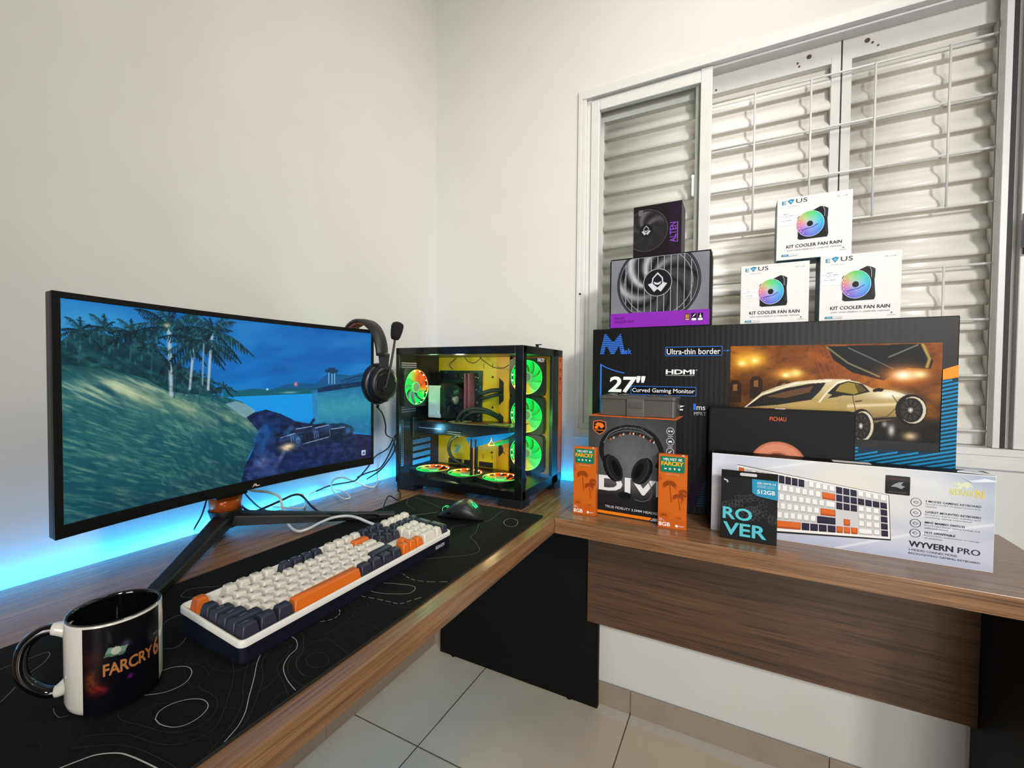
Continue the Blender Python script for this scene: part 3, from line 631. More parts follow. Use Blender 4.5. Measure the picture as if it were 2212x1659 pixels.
def band(pts, w, col): p.line(smooth_path([(a, 0, b) for a, b in pts], 5), w, col) if 0 else p.line([(v.x, v.z) for v in smooth_path([(a, 0, b) for a, b in pts], 5)], w, col)
band([(.797, .885), (.7865, .905), (.787, .935), (.805, .962), (.835, .977), (.862, .980), (.890, .976), (.917, .960), (.933, .932), (.934, .905), (.924, .885)], .0115, (24, 24, 26))
band([(.791, .935), (.807, .961), (.836, .9755), (.862, .9785), (.888, .974), (.914, .958)], .0022, (112, 112, 116))
band([(.803, .947), (.830, .962), (.862, .966), (.894, .961), (.918, .945)], .0065, (36, 32, 32))
for k in range(14):
    t = k/13; x = .806+.108*t; z = .948+.018*math.sin(t*PI); p.poly([(x, z), (x+.005, z+.002), (x+.004, z-.004), (x+.001, z-.0045)], [(204, 92, 50), (190, 184, 172), (60, 48, 44)][k % 3])
p.text('COUGAR', .832, .893, .9755, .9815, (70, 70, 74), bold=.03)
for sgn, cx, tilt in ((-1, .820, .42), (1, .885, -.42)):
    def cup(rx, rz_, dx, dz): return [(cx+dx+math.cos(a)*rx*math.cos(tilt)-math.sin(a)*rz_*math.sin(tilt), .873+dz+math.cos(a)*rx*math.sin(tilt)+math.sin(a)*rz_*math.cos(tilt)) for a in [2*PI*i/28 for i in range(28)]]
    p.poly(cup(.021, .036, sgn*.006, 0), (16, 16, 18)); p.poly(cup(.0185, .035, 0, 0), (44, 44, 47)); p.poly(cup(.0165, .032, -sgn*.002, .001), (30, 30, 33)); p.poly(cup(.0085, .0225, -sgn*.004, 0), (8, 8, 9))
band([(.905, .850), (.9145, .825), (.907, .805), (.890, .798), (.872, .800)], .0022, (90, 90, 94)); p.poly(ell(.848, .807, .0165, .0085, 20), (18, 18, 20))
p.text('TRUE FIDELITY 3.5MM HEADSET', .797, .935, .7695, .7755, (206, 208, 214), bold=.01)
p.poly([(.7505, .753), (.908, .753), (.915, .7605), (.7505, .7605)], (240, 130, 24)); p.poly([(.9105, .753), (.966, .753), (.966, .7605), (.918, .7605)], (190, 190, 194))
p.build('carton_print', INK, r, lambda u, v, h: (u-.85875, -.055-h, v-.75))
# ---- small grey tool case on it
t = thing('tool_case', 'small dark grey ribbed plastic case resting on the headset carton', 'case', (.868, -.272, 1.0056))
G = pm('grey_moulded_plastic', (78, 75, 72), .38, .06, 120, bump=.05)
b = MB(); b.rbox(-.094, .094, -.040, .040, 0, .043, .008); b.build('lower_shell', G, t, bevel=.002)
b = MB(); b.rbox(-.096, .096, -.042, .042, .043, .0515, .009)
for x in (-.085, -.052, .022, .060): b.rbox(x, x+.022, -.030, .030, .0515, .0545, .004)
b.build('lid', G, t, bevel=.0015)
b = MB(); b.rbox(-.024, .020, -.047, -.040, .0, .0450, .002); b.build('front_clasp', pm('grey_clasp_plastic', (88, 85, 81), .35), t, bevel=.0015)
b = MB(); b.box(-.018, .016, -.0485, -.0465, .022, .036); b.build('clasp_tab', G, t, bevel=.001)
b = MB(); b.cyl((.094, -.005, .026), (1, 0, 0), .010, .004, 20); b.cyl((.097, -.005, .026), (1, 0, 0), .004, .003, 12); b.build('side_knob', G, t, bevel=.0006)
# ---- black motherboard / product carton
r, F = carton('product_carton', 'flat black carton with orange brand lettering and a copper ring, standing behind the keyboard carton', 'box', 1.0355, 1.3205, -.268, -.222, .75, 1.0345, pm('soft_black_carton', (27, 26, 27), .55, .08, 50, spec=.15), bevel=.0015, flap=CARD_BLACK)
p = Print(); CO = (226, 104, 62)
p.text('PICHAU', 1.1620, 1.1945, 1.0085, 1.0180, CO, bold=.02, spacing=1.05)
p.build('brand_lettering', INK, r, F); p = Print()
cx, cz = 1.180, .905
def ringp(r0, r1, col, a0=0, a1=PI): p.poly(ell(cx, cz, r1, r1, 30, a0, a1)+ell(cx, cz, r0, r0, 30, a0, a1)[::-1], col)
ringp(.030, .056, (198, 118, 88)); ringp(.034, .051, (214, 136, 104)); ringp(.026, .030, (120, 66, 46)); ringp(0.001, .026, (16, 15, 16)); ringp(.056, .0575, (90, 50, 36))
p.build('carton_print', INK, r, F)
MB().rbox(-.006, .016, -.012, .004, .2845, .2865, .003).build('hang_tab', CARD_WHITE, r)
# ---- keyboard carton
r, F = carton('keyboard_carton', 'long silvery white keyboard carton showing a white and orange keyboard', 'box', 1.0445, 1.5225, -.317, -.270, .75, .931, CARD_WHITE, bevel=.0012)
c = Canvas(260, 100, (196, 200, 214)); U, V = c.U, c.V; n1 = c.noise(2.2, 3, .5, 3, 8); n2 = c.noise(1.5, 5, -.4, 2, 21)
c.mix(np.clip(n1*2-.8, 0, 1), (228, 228, 232), .8); c.mix(np.clip(n2*2.2-1.1, 0, 1), (158, 166, 190), .8); c.spot(.55, .75, .22, .35, (232, 226, 208), .8); c.spot(.02, .6, .06, .5, (232, 232, 240), .7); c.spot(.95, .95, .12, .3, (130, 150, 180), .6); c.spot(.85, .75, .16, .3, (238, 236, 230), .6); c.spot(.6, .0, .5, .14, (176, 182, 206), .7)
c.line([(0, .55), (.22, .86), (.42, 1.0)], .01, (238, 240, 246), .6, 2.6); c.line([(.5, .0), (.75, .28), (1, .5)], .012, (240, 242, 246), .6, 2.6)
p = Print(base=.0001); p.canvas(1.0455, 1.5215, .7515, .9295, c)
# keyboard picture: sheared grid of keys
A0, B0, A1, B1 = (1.10, .905), (1.366, .873), (1.10, .768), (1.3705, .790)
def kq(u, v): a = (A0[0]*(1-u)+B0[0]*u, A0[1]*(1-u)+B0[1]*u); b = (A1[0]*(1-u)+B1[0]*u, A1[1]*(1-u)+B1[1]*u); return (a[0]*(1-v)+b[0]*v, a[1]*(1-v)+b[1]*v)
def kr(u0, u1, v0, v1, col, n=1): p.poly([kq(u0, v0), kq(u1, v0), kq(u1, v1), kq(u0, v1)], col)
kr(-.01, 1.012, -.03, 1.075, (24, 24, 30)); kr(-.01, 1.008, -.02, 1.04, (240, 238, 234)); kr(0, .995, .02, .97, (208, 206, 208))
NV, OG, WK = (40, 36, 58), (222, 104, 40), (242, 240, 238)
ROWS = [[(.25, 1, WK)]+[(1, 1, WK)]*0, ]
def krow(r_, items):
    u = 0
    for wd, col in items:
        if col is not None:
            h0 = p.h; a, b = u/22.0, (u+wd)/22.0; v0 = r_/6.0; kr(a+.003, b-.003, v0+.012, v0+.155, tuple(int(x*.78) for x in col)); kr(a+.008, b-.008, v0+.018, v0+.118, col); p.h = h0
        u += wd
krow(0, [(1, OG), (1, None)]+[(1, WK)]*4+[(.5, None)]+[(1, NV)]*4+[(.5, None)]+[(1, WK)]*4+[(1, NV)]*3+[(1, WK)]*4)
krow(1, [(1, NV)]+[(1, WK)]*12+[(2, OG)]+[(1, NV)]*3+[(1, NV)]*4)
krow(2, [(1.5, NV)]+[(1, WK)]*12+[(1.5, WK)]+[(1, NV)]*3+[(1, WK)]*3+[(1, NV)])
krow(3, [(1.75, NV)]+[(1, WK)]*11+[(2.25, OG)]+[(3, None)]+[(1, WK)]*3+[(1, NV)])
krow(4, [(2.25, NV)]+[(1, WK)]*10+[(2.75, NV)]+[(1, None), (1, OG), (1, None)]+[(1, WK)]*3+[(1, NV)])
krow(5, [(1.25, NV)]*3+[(6.25, OG)]+[(1.25, NV)]*4+[(1, OG)]*3+[(2, WK), (1, WK), (1, NV)])
p.rr(1.3625, 1.4010, .8780, .9155, .002, (30, 12, 12)); p.rr(1.3635, 1.4000, .8790, .9145, .002, (20, 16, 18)); p.poly([(1.371, .893), (1.377, .899), (1.384, .903), (1.391, .904), (1.387, .898), (1.393, .895), (1.388, .890), (1.380, .893)], (150, 150, 156)); p.text('www.redragon.com', 1.368, 1.396, .8815, .8840, (150, 120, 120)); p.text('REDRAGON', 1.370, 1.393, .9075, .9105, (110, 40, 36))
YG = (216, 214, 120)
p.poly([(1.462, .914), (1.470, .910), (1.468, .915), (1.476, .911), (1.479, .9155), (1.487, .914), (1.492, .904), (1.486, .907), (1.484, .902), (1.478, .907), (1.474, .901), (1.466, .902), (1.472, .906), (1.466, .909)], (222, 226, 190))
p.text('REDRAGO', 1.459, 1.4965, .8885, .9005, YG, bold=.03, spacing=.9); p.text('N', 1.4955, 1.5065, .8865, .9025, (226, 200, 84), bold=.04)
DG, LG = (58, 60, 72), (120, 122, 134)
for t_, u1, z, sub in (('3 MODES GAMING KEYBOARD', 1.5035, .8690, ('Wired/2.4G/BT Multiple connection', 'options')), ('GASKET-MOUNTED KEYBOARD', 1.5035, .8483, ('Enchance keystroke stability and', 'satisfying typing experience')), ('MINT MAMBO SWITCH', 1.4815, .8275, ('Brand new linear typing feeling and', 'addicted sound')), ('HOT SWAPPABLE', 1.4690, .8080, ('Ensure free replacement or change', 'of switches'))):
    p.text(t_, 1.4245, u1, z, z+.0042, DG, bold=.03); p.text(sub[0], 1.4245, 1.5025, z-.0052, z-.0020, LG); p.text(sub[1], 1.4245, 1.4245+.0024*len(sub[1]), z-.0100, z-.0068, LG)
    p.ring(1.4105, z-.002, .0078, .0009, (44, 46, 58)); p.poly([(1.406, z-.002), (1.4105, z+.001), (1.415, z-.002), (1.4105, z-.005)], DG); p.poly([(1.4075, z-.002), (1.4105, z), (1.4135, z-.002), (1.4105, z-.004)], (214, 216, 224))
p.text('WYVERN', 1.4015, 1.4665, .7785, .7900, (26, 28, 38), bold=.035); p.text('PRO', 1.4730, 1.5040, .7785, .7895, (40, 42, 54)); p.text('3 MODES CONNECTIONS', 1.4015, 1.4720, .7705, .7745, (70, 72, 84)); p.text('BACKLIGHTING GAMING KEYBOARD', 1.4015, 1.5040, .7635, .7672, (70, 72, 84))
p.build('carton_print', INK_GLOSS, r, F)
tp = MB(); tp.box(-.238, .238, -.0225, .0225, .1806, .1814); tp.build('black_top_panel', CARD_BLACK, r)
tp = MB(); tp.box(-.005, .06, -.010, .012, .1814, .1817); tp.build('top_sticker', CARD_WHITE, r)
# crumpled corner flap
tp = MB(); tp.add([(.185, -.0237, .178), (.205, -.0255, .166), (.2385, -.0240, .170), (.2395, -.022, .182), (.22, .020, .1835), (.19, -.010, .1835)], [(0, 1, 5), (1, 2, 3, 5), (5, 3, 4)]); tp.build('torn_corner', pm('white_torn_paper', (222, 226, 232), .6), r)
# ---- SSD carton
r, F = carton('drive_carton', 'slim black carton with large turquoise letters leaning at the front of the keyboard carton', 'box', 1.0665, 1.1750, -.362, -.342, .75, .890, pm('charcoal_carton', (22, 24, 25), .5, .08, 50, spec=.15))
b = MB()
b.box(-.0542, .0542, -.0100, -.0088, .140, .1535, 0); o = b.build('hang_tab', CARD_BLACK, r)
p = Print(base=.00015); p.rect(1.0672, 1.1743, .7505, .8895, (26, 28, 29))
for k in range(26):
    x = 1.072+rnd.random()*.096; z = .800+rnd.random()*.052; s_ = .0085
    h6 = [(x+s_*math.cos(math.radians(30+60*i)), z+s_*math.sin(math.radians(30+60*i))) for i in range(6)]
    p.h = .00022
    if min(a for a, _ in h6) > 1.068 and max(a for a, _ in h6) < 1.1735: p.line(h6, .0005, (84, 88, 92), True); p.line([(x, z), h6[1]], .0005, (84, 88, 92)); p.line([(x, z), h6[3]], .0005, (84, 88, 92)); p.line([(x, z), h6[5]], .0005, (84, 88, 92))
TQ = (92, 196, 208)
p.poly([(1.1265, .8885), (1.1745, .8885), (1.1745, .8475), (1.137, .8525), (1.1275, .859)], (44, 146, 180))
p.text('SSD NVME 3.0', 1.1365, 1.1710, .8790, .8828, WH, bold=.03); p.text('3500MB/s Leitura', 1.1365, 1.1690, .8745, .8768, (196, 226, 236)); p.text('2300MB/s Escrita', 1.1365, 1.1690, .8712, .8734, (196, 226, 236)); p.text('512GB', 1.1365, 1.1700, .8580, .8668, WH, bold=.04)
p.text('RO', 1.0705, 1.1280, .7945, .8215, TQ, bold=.045); p.text('VER', 1.0720, 1.1560, .7595, .7880, TQ, bold=.045)
p.poly([(1.0715, .884), (1.079, .8815), (1.081, .877), (1.078, .875), (1.077, .879), (1.072, .8805)], (190, 196, 200))
p.build('carton_print', INK, r, F)
p = Print(); p.poly(rrect(1.1195, .8965, .033, .0065, .003), (206, 204, 200)); p.build('hang_hole', INK, r, F)
# ---- two memory cartons
PALM = (148, 62, 14)
def palm(p, x, z, s, flip=1, col=PALM, trunk=.05):
    p.line([(x, z), (x+.002*flip, z-trunk*.5), (x+.004*flip, z-trunk)], .0016*s, col)
    for k in range(9):
        a = math.radians(-30+30*k); L = .013*s; tx, tz = x+math.cos(a)*L, z+math.sin(a)*L*.7-.003*s
        n = (-math.sin(a)*.0028*s, math.cos(a)*.0028*s); mx, mz = x+math.cos(a)*L*.55, z+math.sin(a)*L*.7*.55+.002*s
        p.poly([(x, z), (mx+n[0], mz+n[1]), (tx, tz), (mx-n[0], mz-n[1])], col)
def ram_carton():
    r = thing('memory_carton', 'x', 'box', (0, 0, 0), 0, 'orange memory module cartons')
    W2, H2, D2 = .0310, .1745, .0095
    MB().box(-W2, W2, -D2, D2, 0, H2).build('carton', pm('burnt_orange_carton', (196, 92, 24), .42, .05, 60), r, bevel=.0008)
    p = Print(); OX = W2
    p.rect(.0005, .0615, .0005, .1740, (206, 100, 26))
    for x, z, s_, f_ in ((.025, .104, 1.35, 1), (.044, .076, 1.1, 1), (.054, .090, .8, -1)): palm(p, x, z, s_, f_, trunk=.042 if s_ > 1.2 else .03)
    for k in range(16):
        a = math.radians(15+150*(k % 8)/7); x, z = (.016, .026) if k < 8 else (.046, .022); L = .020 if k < 8 else .013; p.poly([(x-.0012, z), (x+math.cos(a)*L, z+math.sin(a)*L*.8), (x+.0012, z+.001)], PALM)
    p.poly([(.0005, .022), (.014, .030), (.028, .024), (.040, .028), (.0612, .021), (.0612, .0005), (.0005, .0005)], (196, 92, 24))
    p.poly([(.0005, .132), (.006, .124), (.0095, .115), (.0005, .110)], (182, 84, 22)); p.poly([(.0612, .084), (.050, .088), (.046, .083), (.0612, .078)], PALM)
    p.poly([(.0045, .1705), (.0565, .1705), (.0565, .1360), (.0540, .1335), (.0080, .1335), (.0045, .1365)], (10, 118, 88))
    p.text('VELVET SE', .0095, .0510, .1610, .1668, (238, 240, 236), bold=.035); p.text('FARCRY', .0062, .0545, .1490, .1590, (240, 172, 24), bold=.06, spacing=.92)
    for k in range(4):
        x = .0155+k*.0098; z = .1415
        if k == 0: p.poly([(x-.003, z+.002), (x, z+.0006), (x+.003, z+.002), (x+.0018, z-.0022), (x, z-.0008), (x-.0018, z-.0022)], WH)
        elif k == 1: p.poly(ell(x, z, .0026, n=10), WH); p.poly(ell(x, z, .0012, n=8), (10, 118, 88))
        elif k == 2: p.poly([(x-.0026, z+.0024), (x+.0026, z+.0024), (x+.001, z), (x+.0008, z-.0026), (x-.0008, z-.0026), (x-.001, z)], WH)
        else: p.rect(x-.0028, x+.0028, z-.0006, z+.0006, WH); p.rect(x-.0007, x+.0007, z-.0028, z+.0028, WH)
    p.text('LIMITED EDITION', .0155, .0455, .1275, .1292, (240, 214, 186)); p.text('DDR4', .0030, .0110, .0205, .0225, WH, bold=.02); p.text('3200MHz', .0030, .0150, .0175, .0193, WH); p.text('8GB', .0025, .0275, .0050, .0145, (244, 240, 234), bold=.045)
    p.poly(ell(.0415, .0085, .0032, n=16), (240, 232, 226)); p.text('UBISOFT', .0455, .0575, .0072, .0098, (240, 232, 226), bold=.02)
    p.build('carton_print', INK, r, lambda u, v, h: (u-OX, -D2-h, v))
    MB().box(.0195, .0245, -D2-.0012, -D2+.0005, H2-.0012, H2+.001).build('tuck_tab', CARD_WHITE, r)
    return r
a = ram_carton(); a['label'] = 'slim orange memory carton overlapping the left edge of the headset carton'; a.location = (.7485, -.3490, .75); a.scale = (.97, 1, 1); a.rotation_euler = (0, 0, math.radians(2))
b = a.copy(); COL.objects.link(b); b['label'] = 'slim orange memory carton overlapping the right edge of the headset carton'; b.location = (.9625, -.3480, .75); b.scale = (1.03, 1, 1)
for ch in list(a.children): d = ch.copy(); COL.objects.link(d); d.parent = b
# ================================================================ things on the left arm of the desk
MAT_LINES= [('b',[(0.57,-1.217),(0.562,-1.21),(0.561,-1.2),(0.567,-1.189),(0.578,-1.181),(0.59,-1.179),(0.601,-1.183),(0.607,-1.194),(0.606,-1.206),(0.598,-1.214),(0.583,-1.218),(0.57,-1.217)]),('b',[(0.664,-1.207),(0.66,-1.196),(0.653,-1.181),(0.641,-1.167),(0.624,-1.153),(0.601,-1.133),(0.574,-1.111),(0.556,-1.089),(0.553,-1.072),(0.562,-1.06),(0.578,-1.061),(0.594,-1.072),(0.6,-1.088),(0.613,-1.104),(0.637,-1.116),(0.663,-1.123)]),('b',[(0.492,-1.175),(0.496,-1.166),(0.509,-1.158),(0.524,-1.16),(0.536,-1.17),(0.539,-1.181),(0.534,-1.194),(0.52,-1.206)]),('B',[(0.56,-1.288),(0.565,-1.276),(0.572,-1.264),(0.587,-1.254),(0.602,-1.25),(0.622,-1.247),(0.639,-1.245)]),('m',[(0.337,-1.065),(0.322,-1.071),(0.311,-1.069),(0.303,-1.055),(0.311,-1.041),(0.334,-1.025)]),('m',[(0.446,-1.153),(0.455,-1.145),(0.45,-1.133),(0.429,-1.116)]),('m',[(0.38,-1.125),(0.373,-1.11),(0.376,-1.096)]),('m',[(0.319,-1.265),(0.32,-1.254),(0.322,-1.237),(0.324,-1.226),(0.335,-1.227),(0.349,-1.237),(0.358,-1.249),(0.37,-1.259),(0.375,-1.261)]),('m',[(0.397,-1.283),(0.388,-1.275),(0.378,-1.267)]),('m',[(0.459,-1.26),(0.469,-1.262),(0.481,-1.262),(0.486,-1.257)]),('b',[(0.556,-0.911),(0.555,-0.896),(0.569,-0.884),(0.598,-0.874),(0.617,-0.87),(0.626,-0.876),(0.628,-0.891),(0.615,-0.901),(0.594,-0.911),(0.572,-0.916),(0.556,-0.911)]),('d',[(0.546,-1.025),(0.569,-1.016),(0.58,-1.0),(0.574,-0.985),(0.55,-0.971),(0.544,-0.952),(0.554,-0.939),(0.579,-0.933),(0.611,-0.928),(0.636,-0.924),(0.647,-0.904),(0.665,-0.874)]),('d',[(0.545,-0.864),(0.555,-0.848),(0.571,-0.844),(0.597,-0.852),(0.627,-0.847),(0.663,-0.828)]),('m',[(0.542,-0.795),(0.579,-0.764),(0.617,-0.732),(0.636,-0.71),(0.635,-0.687),(0.608,-0.658),(0.581,-0.637),(0.577,-0.609),(0.569,-0.591),(0.553,-0.557)]),('t',[(0.65,-1.069),(0.653,-1.071),(0.654,-1.074),(0.655,-1.077),(0.654,-1.08),(0.652,-1.083),(0.649,-1.085),(0.646,-1.086),(0.642,-1.087),(0.637,-1.087),(0.633,-1.086),(0.629,-1.084),(0.625,-1.082),(0.622,-1.079),(0.621,-1.076),(0.62,-1.073),(0.621,-1.07),(0.622,-1.068),(0.625,-1.065),(0.629,-1.064),(0.633,-1.063),(0.638,-1.064),(0.642,-1.065),(0.647,-1.066),(0.65,-1.069)]),('t',[(0.594,-0.949),(0.596,-0.951),(0.597,-0.954),(0.596,-0.957),(0.595,-0.959),(0.593,-0.962),(0.59,-0.963),(0.586,-0.965),(0.583,-0.966),(0.579,-0.966),(0.575,-0.966),(0.572,-0.964),(0.569,-0.963),(0.568,-0.961),(0.567,-0.958),(0.567,-0.955),(0.569,-0.953),(0.571,-0.95),(0.574,-0.948),(0.577,-0.947),(0.581,-0.946),(0.585,-0.946),(0.589,-0.946),(0.592,-0.948),(0.594,-0.949)]),('t',[(0.601,-1.034),(0.603,-1.008),(0.614,-0.989),(0.631,-0.989),(0.664,-0.991)]),('t',[(0.664,-1.096),(0.646,-1.102),(0.62,-1.092),(0.601,-1.068),(0.609,-1.041),(0.629,-1.042),(0.662,-1.048)]),('t',[(0.558,-1.073),(0.555,-1.059),(0.566,-1.047),(0.586,-1.055),(0.603,-1.08),(0.608,-1.093),(0.626,-1.107),(0.646,-1.113),(0.663,-1.114)]),('b',[(0.63,-0.504),(0.633,-0.511),(0.635,-0.518),(0.635,-0.524),(0.635,-0.53),(0.632,-0.534),(0.629,-0.537),(0.625,-0.538),(0.62,-0.538),(0.615,-0.535),(0.61,-0.531),(0.605,-0.526),(0.601,-0.52),(0.598,-0.513),(0.596,-0.505),(0.596,-0.499),(0.596,-0.493),(0.598,-0.488),(0.602,-0.485),(0.606,-0.483),(0.611,-0.484),(0.617,-0.487),(0.622,-0.491),(0.627,-0.497),(0.63,-0.504)]),('m',[(0.556,-0.539),(0.563,-0.518),(0.558,-0.478),(0.556,-0.434)]),('m',[(0.52,-0.628),(0.511,-0.602),(0.519,-0.587),(0.53,-0.575)]),('m',[(0.275,-0.454),(0.333,-0.473),(0.392,-0.498)]),('m',[(0.27,-0.48),(0.3,-0.519),(0.353,-0.548)]),('t',[(0.523,-1.229),(0.538,-1.234),(0.563,-1.229),(0.605,-1.218),(0.62,-1.2),(0.614,-1.183),(0.594,-1.171),(0.559,-1.17),(0.547,-1.154),(0.52,-1.149),(0.501,-1.157)]),('t',[(0.666,-1.232),(0.658,-1.206),(0.644,-1.181),(0.626,-1.161),(0.599,-1.144),(0.552,-1.107)]),('t',[(0.534,-1.261),(0.565,-1.241),(0.609,-1.231),(0.63,-1.218),(0.635,-1.194),(0.606,-1.165),(0.575,-1.141),(0.543,-1.124)]),('t',[(0.668,-1.201),(0.655,-1.175),(0.636,-1.153),(0.61,-1.128),(0.581,-1.11),(0.567,-1.09),(0.568,-1.073),(0.581,-1.072),(0.594,-1.085),(0.607,-1.108),(0.637,-1.121),(0.66,-1.131)]),('t',[(0.581,-1.052),(0.606,-1.072),(0.622,-1.094),(0.648,-1.102)]),('t',[(0.541,-1.273),(0.57,-1.253),(0.599,-1.243),(0.637,-1.238),(0.654,-1.237)])]
CABLES= {'white_usb':[(0.11,-0.828,0.839),(0.1,-0.781,0.822),(0.1,-0.754,0.804),(0.11,-0.754,0.784),(0.147,-0.773,0.77),(0.191,-0.791,0.758),(0.234,-0.802,0.758),(0.25,-0.787,0.762),(0.271,-0.772,0.775),(0.296,-0.759,0.786),(0.324,-0.745,0.79),(0.355,-0.744,0.79),(0.391,-0.746,0.786)],'white_loop':[(0.03,-0.632,0.764),(0.03,-0.629,0.748),(0.086,-0.673,0.758),(0.094,-0.689,0.758),(0.06,-0.703,0.758),(0.021,-0.719,0.758)],'black_power':[(0.1,-0.849,0.822),(0.09,-0.842,0.808),(0.08,-0.827,0.792),(0.08,-0.807,0.779),(0.08,-0.778,0.781),(0.08,-0.734,0.788),(0.08,-0.705,0.793),(0.08,-0.684,0.79),(0.09,-0.676,0.78),(0.144,-0.699,0.775),(0.181,-0.704,0.766),(0.242,-0.724,0.776),(0.29,-0.699,0.776),(0.32,-0.662,0.77),(0.323,-0.648,0.762)],'black_thin':[(0.07,-0.821,0.827),(0.06,-0.797,0.799),(0.05,-0.769,0.773)],'black_hang':[(0.05,-0.898,0.809),(0.04,-0.9,0.787),(0.03,-0.907,0.764),(0.02,-0.903,0.756)],'white_pc':[(0.02,-0.334,0.827),(0.04,-0.364,0.782),(0.064,-0.388,0.758),(0.099,-0.439,0.758),(0.07,-0.445,0.758),(0.03,-0.453,0.768),(0.03,-0.496,0.79),(0.03,-0.528,0.792),(0.03,-0.54,0.778),(0.036,-0.538,0.758),(0.11,-0.572,0.758),(0.132,-0.568,0.758),(0.112,-0.547,0.758),(0.052,-0.521,0.758),(0.007,-0.528,0.758),(0.02,-0.588,0.767),(0.02,-0.606,0.764)],'black_pc1':[(0.09,-0.343,0.895),(0.07,-0.348,0.861),(0.05,-0.384,0.838),(0.04,-0.404,0.808),(0.03,-0.441,0.774),(0.03,-0.469,0.771),(0.02,-0.539,0.773),(0.02,-0.606,0.764)],'black_pc2':[(0.1,-0.354,0.879),(0.08,-0.352,0.844),(0.06,-0.356,0.811),(0.05,-0.371,0.794),(0.04,-0.416,0.788),(0.03,-0.441,0.779)],'black_pc3':[(0.1,-0.354,0.851),(0.08,-0.358,0.822),(0.06,-0.375,0.791),(0.02,-0.391,0.762)],'headset':[(0.27,-0.602,1.024),(0.26,-0.571,1.004),(0.25,-0.548,0.971),(0.24,-0.535,0.942),(0.23,-0.496,0.923),(0.22,-0.479,0.894),(0.21,-0.451,0.851),(0.205,-0.445,0.817),(0.2,-0.442,0.765),(0.21,-0.444,0.746),(0.262,-0.511,0.758),(0.226,-0.508,0.764),(0.249,-0.549,0.758),(0.287,-0.597,0.758)],'mouse':[(0.247,-0.659,0.758),(0.256,-0.634,0.758),(0.283,-0.628,0.758),(0.317,-0.637,0.758),(0.348,-0.62,0.758)]}
DTOP = .7501
# ---- large desk mat with contour lines
mat_ = pm('black_cloth_mat', (8, 8, 9), .9, .3, 400, bump=.15, spec=.2)
def add_contours(m):
    n = m.node_tree; b = n.nodes['Principled BSDF']; L = n.links.new; src = b.inputs['Base Color'].links[0].from_socket
    tc = n.nodes.new('ShaderNodeTexCoord'); ns = n.nodes.new('ShaderNodeTexNoise'); ns.inputs['Scale'].default_value = 4.5; ns.inputs['Detail'].default_value = .5; L(tc.outputs['Object'], ns.inputs['Vector'])
    mu = n.nodes.new('ShaderNodeMath'); mu.operation = 'MULTIPLY'; mu.inputs[1].default_value = 26; L(ns.outputs[0], mu.inputs[0])
    fr = n.nodes.new('ShaderNodeMath'); fr.operation = 'FRACT'; L(mu.outputs[0], fr.inputs[0])
    lt = n.nodes.new('ShaderNodeMath'); lt.operation = 'LESS_THAN'; lt.inputs[1].default_value = .028; L(fr.outputs[0], lt.inputs[0])
    mx = n.nodes.new('ShaderNodeMix'); mx.data_type = 'RGBA'; L(lt.outputs[0], mx.inputs[0]); L(src, mx.inputs[6]); mx.inputs[7].default_value = lin(30, 31, 33)+(1,); L(mx.outputs[2], b.inputs['Base Color'])
add_contours(mat_)
MX0, MX1, MY0, MY1, MZ = .262, .664, -1.332, -.424, .7532
md = thing('desk_mat', 'large black desk mat printed with white contour lines under the keyboard', 'desk mat', ((MX0+MX1)/2, (MY0+MY1)/2, DTOP))
b = MB(); pts = rrect((MX0+MX1)/2, (MY0+MY1)/2, MX1-MX0, MY1-MY0, .006); b.prism(pts, DTOP, MZ)
b.build('mat_cloth', mat_, md, world=True, bevel=.0008)
b = MB(); e_ = rrect((MX0+MX1)/2, (MY0+MY1)/2, MX1-MX0-.001, MY1-MY0-.001, .006); b.tube([(x, y, DTOP+.0017) for x, y in e_]+[(e_[0][0], e_[0][1], DTOP+.0017)], .0016, 6, sub=0)
b.build('stitched_edge', pm('black_stitching', (14, 14, 15), .8, .4, 900), md, world=True)
p = Print(step=.000004, base=MZ+.0001)
for kind, pts in MAT_LINES:
    P = [(v.x, v.y) for v in smooth_path([(a, b_, 0) for a, b_ in pts], 6)]
    inside = [q for q in P if MX0+.002 < q[0] < MX1-.002 and MY0+.002 < q[1] < MY1-.002]
    if len(inside) < 3: continue
    wd = {'B': .0013, 'b': .0008, 'm': .00055, 't': .00045, 'd': .0007}[kind]; cl = {'B': 185, 'b': 168, 'm': 128, 't': 58, 'd': 185}[kind]
    if kind == 'd':
        for i in range(0, len(inside)-2, 3): p.line(inside[i:i+3], wd, (cl, cl, cl))
    else: p.line(inside, wd, (cl, cl, cl))
p.build('contour_print', INK_MATT, md, lambda u, v, h: (u-md.location.x, v-md.location.y, h-md.location.z))['kind'] = 'stuff'
# ---- keyboard
KL, KD = .4385, .1415
kb = thing('keyboard', 'white and navy mechanical keyboard with orange space bar on the desk mat', 'keyboard', (.4985, -.910, MZ+.0006))
